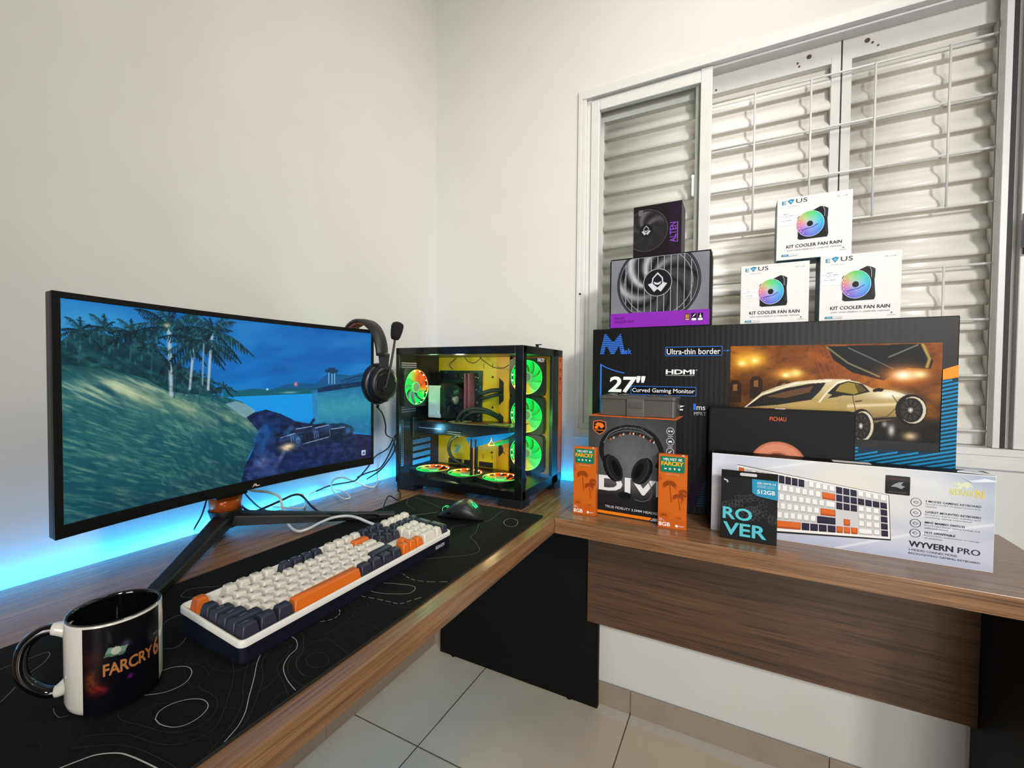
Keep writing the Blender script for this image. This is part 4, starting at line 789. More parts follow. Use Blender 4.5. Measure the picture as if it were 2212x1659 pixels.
# local: u right (world +y), v back (world -x)
def KT(u, v, z): return (KD/2-v, u-KL/2, z)
sl = math.tan(math.radians(4.6))
def kz(v): return .0298+v*sl
NAVY = pm('navy_case_plastic', (18, 20, 34), .4, .1, 80); KW = pm('warm_white_keycap', (226, 220, 206), .42, .02, 60); KN = pm('slate_navy_keycap', (45, 46, 60), .45, .06, 60); KO = pm('orange_keycap', (224, 110, 28), .42, .04, 60); KPL = pm('cream_white_case', (232, 229, 220), .35, .02, 60)
def kprism(m, u0, u1, v0, v1, z0f, z1f, r=.006, mi=0, shr=0):
    A = rrect((u0+u1)/2, (v0+v1)/2, u1-u0, v1-v0, r, 5); B = rrect((u0+u1)/2, (v0+v1)/2, u1-u0-shr, v1-v0-shr, r, 5)
    n = len(A); vs = [KT(u, v, z0f(v)) for u, v in A]+[KT(u, v, z1f(v)) for u, v in B]
    m.add(vs, [tuple(range(n)), tuple(range(n, 2*n))[::-1]]+[(i, n+i, n+(i+1) % n, (i+1) % n) for i in range(n)], mi)
b = MB(); kprism(b, .0018, KL-.0018, .0018, KD-.0018, lambda v: .0, lambda v: kz(v)-.007, .008); b.build('bottom_case', NAVY, kb, bevel=.0015)
b = MB(); Ao = rrect(KL/2, KD/2, KL, KD, .009, 5); Ai = rrect(KL/2, KD/2, KL-.0085, KD-.0085, .005, 5); n = len(Ao)
vs = []
for P_, z in ((Ao, lambda v: kz(v)-.0085), (Ao, lambda v: kz(v)-.0012), (rrect(KL/2, KD/2, KL-.0026, KD-.0026, .008, 5), kz), (rrect(KL/2, KD/2, KL-.0065, KD-.0065, .006, 5), kz), (Ai, lambda v: kz(v)-.0012), (Ai, lambda v: kz(v)-.007)): vs += [KT(u, v, z(v)) for u, v in P_]
fs = [(a*n+i, (a+1)*n+i, (a+1)*n+(i+1) % n, a*n+(i+1) % n) for a in range(5) for i in range(n)]
b.add(vs, fs, 0, True); b.build('top_rim', KPL, kb)
b = MB(); kprism(b, .004, KL-.004, .004, KD-.004, lambda v: kz(v)-.008, lambda v: kz(v)-.0052, .004); b.build('switch_plate', KPL, kb)
p = Print(); p.text('REDRAGON', .385, .414, -.0195, -.0130, (220, 222, 228), bold=.03, shear=.2); p.build('front_logo', INK, kb, lambda u, v, h: (KD/2-.0014+h, u-KL/2, -v*-1+.026)) 
U_ = .0193; K0u, K0v = .0062, .0062
LEG = {}
def key(u, row, w, col, legend=None, h=1.0, tall=1):
    hz = [.0125, .0108, .0100, .0098, .0104, .0118][::-1][row]*.95+.0028
    g = .0006; u0 = K0u+u*U_+g; u1 = u0+w*U_-2*g; v0 = K0v+row*U_*1.0+(.004 if row == 5 else 0)+g; v1 = v0+tall*U_-2*g+(.0 if tall == 1 else 0)
    b_ = lambda v: kz(v)-.0050
    t_ = lambda v: kz(v)-.0050+hz+.0022
    m = MB(); rings = []
    cu, cv = (u0+u1)/2, (v0+v1)/2+.0006; W_, H_ = u1-u0, v1-v0
    for k, (z, s, r) in enumerate(((0, 0, .0010), (.60, .0024, .0016), (.95, .0046, .0024), (1.0, .0058, .0024))):
        R = rrect(cu, cv, W_-s, H_-s*.9, r, 3); rings.append([KT(a, c_, b_(c_)*(1-z)+t_(c_)*z) for a, c_ in R])
    m.loft([r_[::-1] for r_ in rings], 0, caps=False, smooth=False)
    kk = len(m.v); n_ = len(rings[0]); ctr = KT(cu, cv, t_(cv)-.0009); m.v.append(ctr)
    for i in range(n_): m.f.append([kk-n_+i, kk-n_+(i+1) % n_, kk]); m.m.append(0); m.sm.append(True)
    d = min((Vector(KT(cu, cv, 0))+kb.location-Vector((1.098, -1.444, 1.11))).length, 9)
    KEYS.append((d, m, col, legend, (cu, cv, t_(cv), W_, H_)))
KEYS = []
W1, N1, O1 = KW, KN, KO
def row(r_, start, items):
    u = start
    for it in items:
        if it[1] is not None: key(u, r_, it[0], it[1], it[2] if len(it) > 2 else None, tall=it[3] if len(it) > 3 else 1)
        u += it[0]
def L1(s, c=None): return [(1, c or W1, ch) for ch in s]
row(5, 0, [(1, O1, None), (1, None)]+[(1, W1, 'F%d' % k) for k in (1, 2, 3, 4)]+[(.5, None)]+[(1, N1, 'F%d' % k) for k in (5, 6, 7, 8)]+[(.5, None)]+[(1, W1, 'F%d' % k) for k in (9, 10, 11, 12)]+[(.12, None)]+[(1, N1)]*3+[(.12, None)]+[(1, W1)]*4)
row(4, 0, [(1, N1)]+L1('1234567890-=')+[(2, O1), (.12, None)]+[(1, N1)]*3+[(.12, None)]+[(1, N1)]*4)
row(3, 0, [(1.5, N1, 'TAB')]+L1('QWERTYUIOP[]')+[(1.5, W1), (.12, None)]+[(1, N1)]*3+[(.12, None)]+L1('789'))
row(2, 0, [(1.75, N1, 'CAPS')]+L1("ASDFGHJKL;'")+[(2.25, W1), (3.24, None)]+L1('456'))
row(1, 0, [(2.25, N1, 'SHIFT')]+L1('ZXCVBNM,./')+[(2.75, N1), (.12, None), (1, None), (1, O1), (1, None), (.12, None)]+L1('123'))
row(0, 0, [(1.25, N1, 'CTRL'), (1.25, N1), (1.25, N1), (6.25, O1), (1.25, N1), (1.25, N1), (1.25, N1), (1.25, N1), (.12, None)]+[(1, O1)]*3+[(.12, None), (2, W1, '0'), (1, W1, '.')])
key(21.24, 2, 1, N1, None, tall=2); key(21.24, 0, 1, N1, None, tall=2)
KEYS.sort(key=lambda k: k[0])
far = MB(); farm = [KW, KN, KO]
for i, (d, m, col, lg, pos) in enumerate(KEYS):
    if i < 100:
        o = m.build('space_bar' if (col is KO and pos[3] > .1) else 'keycap', col, kb)
        if lg and i < 75:
            cu, cv, tz, W_, H_ = pos; p = Print(step=.0, base=.0001); s_ = .0034 if len(lg) == 1 else .0058
            if len(lg) > 2: s_ = .009
            p.text(lg, -s_/2-.001, s_/2-.001, .0005, .0042 if len(lg) < 3 else .0030, (120, 118, 112) if col is KW else (150, 152, 160))
            p.build('key_legend', INK, o, lambda u, v, h, cu=cu, cv=cv, tz=tz: KT(cu+u, cv+v+.001, tz+v*sl+h+.00005))
    else:
        k = len(far.v); mi = farm.index(col); far.add(m.v, m.f, mi, True)
if far.v: far.build('far_keycaps', farm, kb)['kind'] = 'stuff'
b = MB()
for k in range(3): b.box(*[c for c in (0, 0)], 0, 0, 0, 0) if 0 else b.cyl(KT(.345+k*.008, .0520, kz(.052)-.0052), (0, 0, 1), .0008, .0004, 8)
b.build('indicator_dot', KN, kb)
# ---- mouse
ms = thing('mouse', 'black gaming mouse with green lit wheel and logo at the far end of the mat', 'mouse', (.4905, -.540, MZ+.0006), math.radians(100))
# local: y forward (front of mouse), x right
MBK = pm('matt_black_shell', (30, 30, 31), .42, .1, 200, bump=.03)
b = MB(); rings = []
NS, NR = 22, 28
for i in range(NS+1):
    t = i/NS; y = -.062+.124*t; e = max(0, 1-abs(2*t-1)**3.2)**.5
    wdt = (.0330+.004*math.cos(PI*(2*t-1.0)*1.0)*.6)*e; wdt = max(wdt, .004); hgt = (.040*math.exp(-((t-.40)/.42)**2)+.006)*max(e, .12)
    rings.append([(wdt*math.copysign(abs(math.cos(a))**.85, math.cos(a)), y, hgt*(.5+.5*math.copysign(abs(math.sin(a))**.8, math.sin(a)))) for a in [2*PI*k/NR for k in range(NR)]])
b.loft([r_[::-1] for r_ in rings], 0); b.build('shell', MBK, ms, sub=1)
def mh(t): e = max(0, 1-abs(2*t-1)**3.2)**.5; return (.040*math.exp(-((t-.40)/.42)**2)+.006)*max(e, .12)
GRN = pm('green_lit_plastic', (40, 220, 130), .4, emit=(30, 235, 130), es=2.2)
b = MB(); b.cyl((-.004, .040, mh(.82)-.002), (1, 0, 0), .0085, .008, 24); w_ = b.build('scroll_wheel', pm('ribbed_black_rubber', (16, 16, 17), .7), ms)
b = MB(); b.lathe([(.0086, -.0048), (.0091, -.0044), (.0086, -.0040)], (0, .040, mh(.82)-.002), (1, 0, 0), 24); b.lathe([(.0086, .0040), (.0091, .0044), (.0086, .0048)], (0, .040, mh(.82)-.002), (1, 0, 0), 24); b.build('wheel_light', GRN, w_)
b = MB(); 
for pts in ([(-.007, -.006), (-.002, -.007), (-.003, .001), (-.007, .004)], [(.007, -.006), (.002, -.007), (.003, .001), (.007, .004)], [(-.003, .004), (.003, .004), (.002, .008), (-.002, .008)]):
    y0 = -.036; vs = [(x, y0+y, mh((y0+y+.062)/.124)+.0006) for x, y in pts]; b.add(vs, [tuple(range(4))])
b.build('lit_logo', GRN, ms)
b = MB(); b.tube([(0, -.012, mh(.4)+.0001), (0, .015, mh(.62)+.0002), (0, .030, mh(.74)+.0002)], .0006, 6); b.build('button_seam', BLACK, ms)
b = MB(); b.box(-.0345, -.0325, -.004, .008, .018, .023); b.box(-.0345, -.0325, .010, .022, .017, .022); b.build('side_button', BLACK_GLOSS, ms, bevel=.0008)
# ---- mug
MUGC = (.4865, -1.2175, MZ+.0005)
mg = thing('mug', 'black and white ceramic mug with orange lettering on the near end of the mat', 'mug', MUGC)
CER = pm('white_glazed_ceramic', (222, 218, 208), .12, .02, 20, coat=.6); CBK = pm('black_glazed_ceramic', (8, 9, 13), .08, .1, 20, coat=.8)
R_, H_ = .0410, .0965
b = MB(); b.lathe([(.0001, 0), (.034, 0), (.037, .0015), (.0395, .005), (R_, .011), (R_, H_-.003), (R_-.0008, H_-.0008), (R_-.0022, H_)], n=64); b.build('mug_body', CER, mg)
b = MB(); b.lathe([(R_-.0006, H_-.0012), (R_-.0012, H_-.0002), (R_-.0022, H_+.0003), (R_-.0036, H_-.0010), (R_-.0040, H_-.004), (R_-.0040, .010), (R_-.009, .005), (.0001, .0045)], n=64); b.build('black_lining', CBK, mg)
ha = math.radians(-127); hd = Vector((math.cos(ha), math.sin(ha), 0)); HP = [(.0385, .0795), (.050, .0830), (.062, .0815), (.0735, .0700), (.0770, .0500), (.0725, .0320), (.060, .0185), (.0485, .0155), (.0380, .0215)]
P_ = smooth_path([hd*a+Vector((0, 0, z)) for a, z in HP], 8); nP = len(P_)
def hr(t): return .0058+.0022*(abs(2*t-1)**6)
i0, i1 = int(nP*.145), int(nP*.865)
b = MB(); b.tube(P_[i0-1:i1+1], .0058, 14, sub=0); b.build('handle', CBK, mg)
b = MB(); b.tube(P_[:i0+1], lambda t: .0085-.0024*t, 14, sub=0); b.build('handle_joint', CER, mg)
b = MB(); b.tube(P_[i1-1:], lambda t: .0061+.0026*t, 14, sub=0); b.build('handle_joint', CER, mg)
# printed wrap
a0, a1 = math.radians(-58), math.radians(41); WL = R_*(a1-a0)
p = Print(step=.00022, base=.00005)
c = Canvas(140, 120, (9, 8, 14)); n1 = c.noise(7, 6, 0, 4, 2); n2 = c.noise(22, 20, 0, 3, 7)
c.mix(np.clip(n1*1.6-.8, 0, 1)*np.clip(c.V*2-.8, 0, 1), (38, 26, 66), .8)
c.spot(.11, .40, .07, .11, (176, 78, 34), .8); c.spot(.17, .29, .09, .05, (180, 40, 30), .8); c.spot(.25, .26, .04, .03, (150, 26, 70), .8); c.mix(np.clip(n2*2.2-.8, 0, 1)*np.exp(-((c.U-.17)/.16)**2-((c.V-.36)/.2)**2), (20, 10, 14), .85)
c.spot(.10, .66, .16, .10, (120, 34, 30), .35); c.spot(.50, .74, .05, .04, (120, 110, 150), .5); c.spot(.54, .33, .03, .025, (130, 30, 140), .8)
c.poly([(.25, .645), (.30, .745), (.52, .715), (.47, .625)], (112, 142, 124)); c.poly([(.25, .645), (.268, .68), (.485, .655), (.47, .625)], (78, 110, 92)); c.disc(.385, .695, .055, .045, (176, 180, 160))
p.canvas(0, WL, .0035, H_-.003, c)
TAN = (172, 112, 62)
def wtext(t, u0, u1, v0, v1, col, **k): p.text(t, u0, u1, v0, v1, col, **k)
wtext('FARCRY', WL*.24, WL*.85, .0415, .0545, TAN, bold=.05, spacing=.95); wtext('6', WL*.86, WL*.97, .0400, .0600, TAN, bold=.05)
p.text('UBISOFT', WL*.86, WL*.96, .0640, .0665, (120, 110, 110))
def cylmap(u, v, h): a = a0+u/R_; return ((R_+h)*math.cos(a), (R_+h)*math.sin(a), v)
p.build('mug_print', INK_GLOSS, mg, cylmap)
# ---- curved monitor
MY_L, MY_R = -1.1860, -.5585; MZ0, MZ1 = .8625, 1.2265; Rm = 1.62; MC = (MY_L+MY_R)/2; SAG = Rm-math.sqrt(Rm*Rm-(.3137)**2)
mo = thing('curved_monitor', 'curved black gaming monitor showing palm trees by the sea on a V-shaped stand', 'monitor', (.11, MC, DTOP))
def mx(y, dx=0):  # x of the screen surface at world y (edges nearest to the viewer)
    return .2145+dx-(math.sqrt(Rm*Rm-(y-MC)**2)-math.sqrt(Rm*Rm-.3137**2))
def slab(m, y0, y1, z0, z1, d0, d1, mi=0, n=40, r=0):
    rings = []
    for i in range(n+1):
        y = y0+(y1-y0)*i/n; rings.append([(mx(y, d0), y, z0), (mx(y, d1), y, z0), (mx(y, d1), y, z1), (mx(y, d0), y, z1)])
    m.loft(rings, mi, smooth=False)
b = MB(); slab(b, MY_L, MY_R, MZ0, MZ1, -.020, -.001); b.build('rear_shell', BLACK, mo, world=True, bevel=.002)
BZ = pm('textured_black_bezel', (12, 12, 13), .42, .2, 200, spec=.25)
b = MB(); zt, zb, yl, yr = .0095, .0195, .0105, .0065
slab(b, MY_L, MY_R, MZ0, MZ0+zb, -.002, .0035); slab(b, MY_L, MY_R, MZ1-zt, MZ1, -.002, .0030); slab(b, MY_L, MY_L+yl, MZ0+zb, MZ1-zt, -.002, .0030, n=2); slab(b, MY_R-yr, MY_R, MZ0+zb, MZ1-zt, -.002, .0030, n=2)
b.build('bezel', BZ, mo, world=True, bevel=.0008)
# the picture on the screen
c = Canvas(560, 322, (8, 88, 162)); U, V = c.U, c.V
n1 = c.noise(5, 9, .35, 4, 3); n2 = c.noise(14, 20, .3, 3, 11)
c.mix(np.clip(1-V, 0, 1)*1.2*(V > .5), (20, 150, 214), .55); c.mix(np.clip(n1*2.1-.85, 0, 1), (58, 142, 196), .55); c.mix(np.clip(.95-n1*2.0, 0, 1), (6, 62, 128), .6); c.mix(np.clip((U-.5)*1.2, 0, 1)*(V > .75), (8, 74, 150), .5); c.spot(.05, .92, .16, .10, (70, 160, 200), .5)
c.poly([(.40, .535), (.45, .56), (.50, .575), (.56, .565), (.62, .60), (.68, .61), (.74, .60), (.80, .68), (.9, .66), (1, .70), (1, .5), (.40, .52)], (12, 74, 118), .85)
c.mix(((V < .562+.02*n2) & (V > .5) & (U > .40))*1., (14, 82, 92), .8)
c.mix(((V < .530) & (U > .38))*1., (16, 134, 206)); c.mix(((V < .530) & (U > .38))*np.clip(n2*1.8-.8, 0, 1), (40, 160, 222), .5); c.mix(((V < .35) & (U > .38))*1., (12, 112, 190), .5)
c.spot(.66, .60, .006, .014, (255, 120, 120), .95); c.spot(.55, .57, .004, .006, (220, 240, 255)); c.spot(.635, .545, .03, .006, (160, 200, 200), .6)
# land
land = [(0, .78), (.06, .76), (.14, .71), (.22, .63), (.28, .585), (.34, .56), (.40, .535), (.46, .50), (.50, .43), (.53, .36), (.52, .26), (.48, .15), (.46, 0), (0, 0)]
m = c.inside(land); g1 = c.noise(26, 7, .55, 4, 5); g2 = c.noise(90, 16, .75, 3, 8); g3 = c.noise(5, 5, 0, 2, 13)
c.mix(m, (20, 84, 92)); c.mix(m*np.clip(1.1-g3*2.0, 0, 1), (6, 44, 62), .75); c.mix(m*np.clip(g1*2.0-.85, 0, 1), (70, 122, 110), .7); c.mix(m*np.clip(g2*2.8-1.45, 0, 1), (150, 176, 142), .75); g4 = c.noise(160, 26, .9, 3, 17); g5 = c.noise(150, 30, .35, 3, 23); c.mix(m*np.clip(g4*3.2-1.8, 0, 1)*(U < .30), (166, 190, 150), .6); c.mix(m*np.clip(g5*3.2-1.8, 0, 1)*(U > .22), (140, 172, 140), .55); c.mix(m*np.clip(1.0-g5*2.1, 0, 1), (4, 48, 62), .5); c.mix(m, (4, 58, 74), .34); c.mix(m*np.clip(.35-V, 0, 1), (2, 30, 50), .8)
c.mix(m*np.exp(-((V-.655+U*.6)/.05)**2)*np.clip(g1*2-.5, 0, 1), (176, 184, 138), .8); c.mix(m*np.exp(-((V-.60)/.06)**2-((U-.12)/.14)**2)*np.clip(g2*2.2-.6, 0, 1), (190, 196, 160), .7)
c.mix(m*np.exp(-((V-.72)/.05)**2)*(U < .2), (10, 54, 62), .7)
c.poly([(.405, .49), (.44, .505), (.475, .48), (.505, .44), (.50, .38), (.47, .40), (.44, .44)], (120, 152, 164), .8)
# jungle
J = [(0, .80), (.03, .87), (.06, .83), (.09, .86), (.13, .82), (.16, .86), (.20, .79), (.25, .73), (.29, .70), (.33, .66), (.37, .60), (.40, .56), (.34, .545), (.24, .575), (.18, .645), (.10, .69), (0, .71)]
j = c.inside(J); c.mix(j, (7, 46, 58), .95); c.mix(j*np.clip(g2*2.4-1.2, 0, 1), (30, 92, 92), .7); c.mix(j*np.clip(n2*2.4-1.5, 0, 1), (90, 140, 140), .5)
def frond(x, y, a, L, col=(8, 48, 58), w=.030):
    dx, dy = math.cos(a)*L/1.78, math.sin(a)*L; N = 14; P = [(x+dx*t/N, y+dy*t/N-.46*L*(t/N)**2) for t in range(N+1)]
    c.line(P, .0035, col); top, bot = [], []
    for k in range(1, N+1):
        (xa, ya), (xb, yb) = P[k-1], P[k]; tx, ty = xb-xa, yb-ya; ln = math.hypot(tx*1.78, ty)+1e-9; nx, ny = -ty/ln/1.78, tx*1.78/ln
        h = L*.15*math.sin(PI*min(1, k/N*1.05))**.7; bx, by = tx/ln*h*.55, ty/ln*h*.55
        for sg in (1, -1): c.poly([(xa, ya), (xb, yb), (xb+nx*h*sg+bx, yb+ny*h*sg+by-.75*h), (xa+nx*h*.55*sg+bx, ya+ny*h*.55*sg+by-.5*h)], tuple(q*(1.0+.7*((k+sg) % 4 == 0)) for q in col), .9)
def palm_(x0, y0, x1, y1, s, trunk=(150, 168, 178), n=11, tw=.006):
    c.line([(x0, y0), ((x0*.6+x1*.4), y0*.5+y1*.5), (x1, y1)], tw, trunk)
    for k in range(n): frond(x1, y1, -.5+(PI+1.0)*k/(n-1)+.1*math.sin(k*2.3), s*(.85+.25*math.sin(k*1.7)), (3+k % 3*7, 28+k % 3*13, 38+k % 3*13), .034)
for x, y, s in ((.04, .86, .12), (.09, .88, .13), (.15, .87, .13), (.20, .80, .11), (.30, .66, .09), (.33, .64, .09), (.26, .68, .08)): palm_(x-.005, y-.14, x, y, s, (30, 70, 84), 9, .003)
palm_(.247, .555, .242, .915, .25, n=15, tw=.009); palm_(.298, .585, .315, .86, .21, n=13, tw=.006); palm_(.352, .580, .366, .91, .22, n=13, tw=.007); palm_(.335, .60, .34, .85, .16, (110, 136, 150), 9, .004); palm_(.385, .535, .400, .585, .07, (20, 60, 70), 9, .004)
c.spot(.237, .925, .008, .012, (200, 180, 140), .8)
# street lamps, truck, road, gun
for x, y in ((.800, .705), (.814, .715), (.826, .70)): c.line([(x, y), (x, .60)], .0035, (120, 170, 200)); c.poly([(x-.018, y), (x+.016, y+.006), (x+.014, y-.022), (x-.014, y-.026)], (18, 52, 84))
tr = [(.725, .555), (.76, .565), (.86, .59), (1, .615), (1, .185), (.86, .235), (.735, .285)]
c.poly(tr, (22, 98, 140), .95); t_ = c.inside(tr); c.mix(t_*np.exp(-((V-.42)/.10)**2), (52, 138, 158), .8); c.poly([(.725, .558), (.80, .585), (1, .625), (1, .585), (.80, .545), (.73, .535)], (12, 40, 74)); c.mix(t_*((U-.73) < .02), (30, 110, 170), .7); c.line([(.86, .62), (.93, .655), (1, .665)], .004, (20, 44, 70)); c.line([(.88, .61), (.95, .64)], .003, (20, 44, 70))
rd = [(.475, .40), (.50, .425), (.545, .44), (.60, .405), (.66, .345), (.735, .285), (.86, .225), (1, .18), (1, 0), (.455, 0), (.47, .10), (.50, .20), (.52, .30)]
c.poly(rd, (10, 26, 66)); r_ = c.inside(rd); c.mix(r_*np.clip(g1*2-.9, 0, 1), (26, 54, 110), .6); c.mix(r_*np.clip((U-.78)*4, 0, 1), (32, 22, 58), .9); c.spot(.56, .30, .05, .06, (12, 60, 120), .7); c.spot(.53, .17, .03, .1, (24, 70, 130), .6)
c.line([(.60, .20), (.70, .215), (.80, .235), (.88, .22)], .03, (12, 18, 40)); c.line([(.58, .26), (.70, .29), (.78, .30)], .012, (8, 14, 34)); c.line([(.60, .235), (.66, .262), (.73, .262)], .005, (120, 160, 200), .8); c.line([(.70, .215), (.84, .245)], .004, (80, 120, 170), .8)
for x in (.685, .70, .715, .85, .865): c.line([(x, .17), (x-.004, .27)], .004, (60, 100, 150), .8)
c.disc(.885, .215, .026, .05, (24, 46, 82)); c.disc(.665, .195, .02, .05, (40, 76, 120)); c.spot(.628, .172, .026, .022, (226, 196, 150), .95); c.spot(.545, .09, .035, .05, (60, 76, 130), .7); c.line([(.57, .02), (.60, .11), (.61, .14)], .014, (92, 100, 130), .7); c.line([(.72, .08), (.86, .13)], .008, (16, 24, 62))
c.poly([(.60, .325), (.66, .345), (.74, .31), (.86, .30), (.905, .27), (.91, .19), (.84, .155), (.74, .15), (.66, .13), (.60, .19)], (12, 18, 44), .72)
for x0, y0, x1, y1, w_, cl in ((.60, .225, .655, .245, .016, (34, 60, 104)), (.655, .275, .73, .285, .014, (20, 34, 66)), (.735, .262, .80, .275, .020, (30, 50, 88)), (.80, .235, .90, .238, .026, (16, 26, 52)), (.62, .268, .64, .30, .018, (24, 70, 112)), (.69, .16, .80, .185, .018, (18, 28, 60)), (.715, .30, .735, .345, .010, (10, 14, 36))): c.line([(x0, y0), (x1, y1)], w_, cl, .9)
for x0, y0, x1, y1 in ((.60, .243, .655, .262), (.66, .290, .725, .298), (.74, .283, .80, .296), (.81, .262, .895, .268), (.69, .180, .80, .206)): c.line([(x0, y0), (x1, y1)], .0028, (150, 180, 220), .85)
for x in (.642, .650, .738, .746, .754, .806, .874, .882, .890): c.line([(x, .205), (x-.003, .262)], .0025, (110, 146, 196), .7)
c.disc(.885, .235, .020, .040, (18, 34, 66)); c.disc(.887, .238, .012, .026, (44, 74, 118)); c.disc(.665, .205, .016, .040, (30, 60, 100)); c.disc(.668, .21, .009, .022, (70, 112, 160)); c.spot(.628, .178, .024, .020, (232, 204, 160), .95)
c.poly([(.47, .02), (.50, .12), (.54, .17), (.575, .15), (.60, .09), (.585, 0)], (34, 52, 104), .75); c.spot(.53, .10, .02, .03, (120, 140, 190), .6); c.poly([(.50, .24), (.525, .335), (.55, .345), (.56, .27), (.54, .20)], (20, 74, 134), .6)
hf = c.noise(60, 44, .3, 3, 31); c.mix(r_*np.clip(hf*2.6-1.35, 0, 1), (60, 86, 140), .45); c.mix(r_*np.clip(1.05-hf*2.2, 0, 1), (4, 8, 30), .6); c.mix(t_*np.clip(hf*2.4-1.2, 0, 1), (90, 160, 180), .3)
c.mix(j*np.clip(1.1-hf*2.1, 0, 1), (2, 22, 32), .55); c.mix(j*np.clip(hf*2.8-1.6, 0, 1), (60, 116, 116), .5)
c.poly(rrect(.962, .048, .020, .040, .004), (170, 180, 210)); c.poly(rrect(.963, .044, .010, .018, .003), (60, 60, 110))
p = Print(base=0); y0, y1, z0, z1 = MY_L+yl-.0005, MY_R-yr+.0005, MZ0+zb-.0005, MZ1-zt+.0005
p.canvas(y0, y1, z0, z1, c); lo = wloc(mo)
SCREEN = ink('lit_screen', .5, emit=1.2)
p.build('screen', SCREEN, mo, lambda u, v, h: (mx(u, 0)+.0004-lo.x, u-lo.y, v-lo.z))
p = Print(base=.0003); u0 = MC+.004
p.poly([(u0-.0085, .8670), (u0-.0065, .8670), (u0-.0030, .8745), (u0-.0015, .8700), (u0, .8745), (u0+.0035, .8690), (u0+.0085, .8690), (u0+.0085, .8672), (u0+.0015, .8672), (u0-.0004, .8705), (u0-.0015, .8672), (u0-.0035, .8705), (u0-.0052, .8670)], (225, 205, 190))
p.build('brand_mark', INK, mo, lambda u, v, h: (mx(u, .0035)+h-lo.x, u-lo.y, v-lo.z))
# back bulge, column, hub and legs
b = MB(); b.rbox(-.09, .09, -.012, .030, 0, .16, .02, T=Matrix.Translation((.155, MC, .93)) @ Matrix.Rotation(PI/2, 4, 'Z')); b.build('rear_housing', BLACK, mo, world=True, bevel=.004)
b = MB(); b.rbox(.062, .108, MC-.030, MC+.030, .852, 1.06, .012); b.box(.10, .145, MC-.03, MC+.03, .97, 1.05); b.box(.060, .112, MC-.034, MC+.034, .835, .858); b.build('stand_column', BLACK, mo, world=True, bevel=.003)
b = MB(); b.cyl((.085, MC, .806), (0, 0, 1), .031, .031, 36, r2=.0325); b.build('orange_collar', pm('copper_orange_plastic', (196, 92, 32), .25, .05, 30, metal=.3), mo, world=True)
b = MB(); b.cyl((.085, MC, .765), (0, 0, 1), .022, .041, 36, r2=.034); b.build('stand_hub', BLACK, mo, world=True, bevel=.002)
for nm, (ex, ey) in (('stand_leg', (.318, -1.135)), ('stand_leg', (.340, -.610)), ):
    b = MB(); A = Vector((.085, MC, .785)); B = Vector((ex, ey, .756)); d = (B-A).normalized(); sd = d.cross(Vector((0, 0, 1))).normalized(); upv = sd.cross(d)
    rings = []
    for t, w_, h_ in ((0, .020, .014), (.35, .016, .011), (.75, .013, .008), (1, .011, .0055)):
        c_ = A.lerp(B, t); c_.z = max(c_.z, (.7536 if t > .5 else .7515)+h_); rings.append([c_+sd*w_*a+upv*h_*bb for a, bb in ((-1, -1), (1, -1), (1, .6), (.7, 1), (-.7, 1), (-1, .6))])
    b.loft(rings, 0, smooth=False); b.build(nm, BLACK, mo, world=True, bevel=.0015)
b = MB(); A = Vector((.085, MC, .78)); 
rings = []
for t, w_, h_ in ((0, .018, .012), (1, .012, .005)):
    c_ = A.lerp(Vector((.045, MC, .7575)), t); rings.append([c_+Vector((0, w_*a, h_*bb)) for a, bb in ((-1, -1), (1, -1), (1, 1), (-1, 1))])
b.loft(rings, 0, smooth=False); b.build('stand_heel', BLACK, mo, world=True, bevel=.0015)
# ---- headset hanging on the monitor's corner
HY = -.590
hs = thing('headset', 'black headset with boom microphone hanging over the right top corner of the curved monitor', 'headset', (.205, HY, 1.2275))
hs.rotation_euler.z = math.radians(-14)
def arch(th): return Vector((.205+.098*math.cos(th), HY, 1.150+.0975*math.sin(th)))
HB = pm('black_headband', (24, 24, 26), .5, .1, 200, bump=.1)
b = MB(); rings = []
for i in range(33):
    th = math.radians(2+176*i/32); c_ = arch(th); o_ = (c_-Vector((.205, HY, 1.150))).normalized(); wd = .0165+.003*math.sin(math.radians(176*i/32))
    rings.append([c_+o_*a+Vector((0, w_*wd, 0)) for a, w_ in ((0, -1), (.0045, -.9), (.006, 0), (.0045, .9), (0, 1), (-.0035, .9), (-.0045, 0), (-.0035, -.9))])
b.loft(rings, 0); b.build('headband', HB, hs, world=True)
b = MB(); rings = []
for i in range(25):
    th = math.radians(48+84*i/24); c_ = arch(th); o_ = (c_-Vector((.205, HY, 1.150))).normalized()
    th_ = .0025+.0022*(1 if (i//3) % 2 else .6)
    rings.append([c_-o_*.0042+Vector((0, w_*.014, 0)) for w_ in (-1, 1)]+[c_-o_*(.0042+th_)+Vector((0, w_*.0125, 0)) for w_ in (1, -1)])
b.loft(rings, 0, smooth=False); b.build('camouflage_padding', pm('orange_camouflage_fabric', (150, 78, 56), .8, .7, 55), hs, world=True)
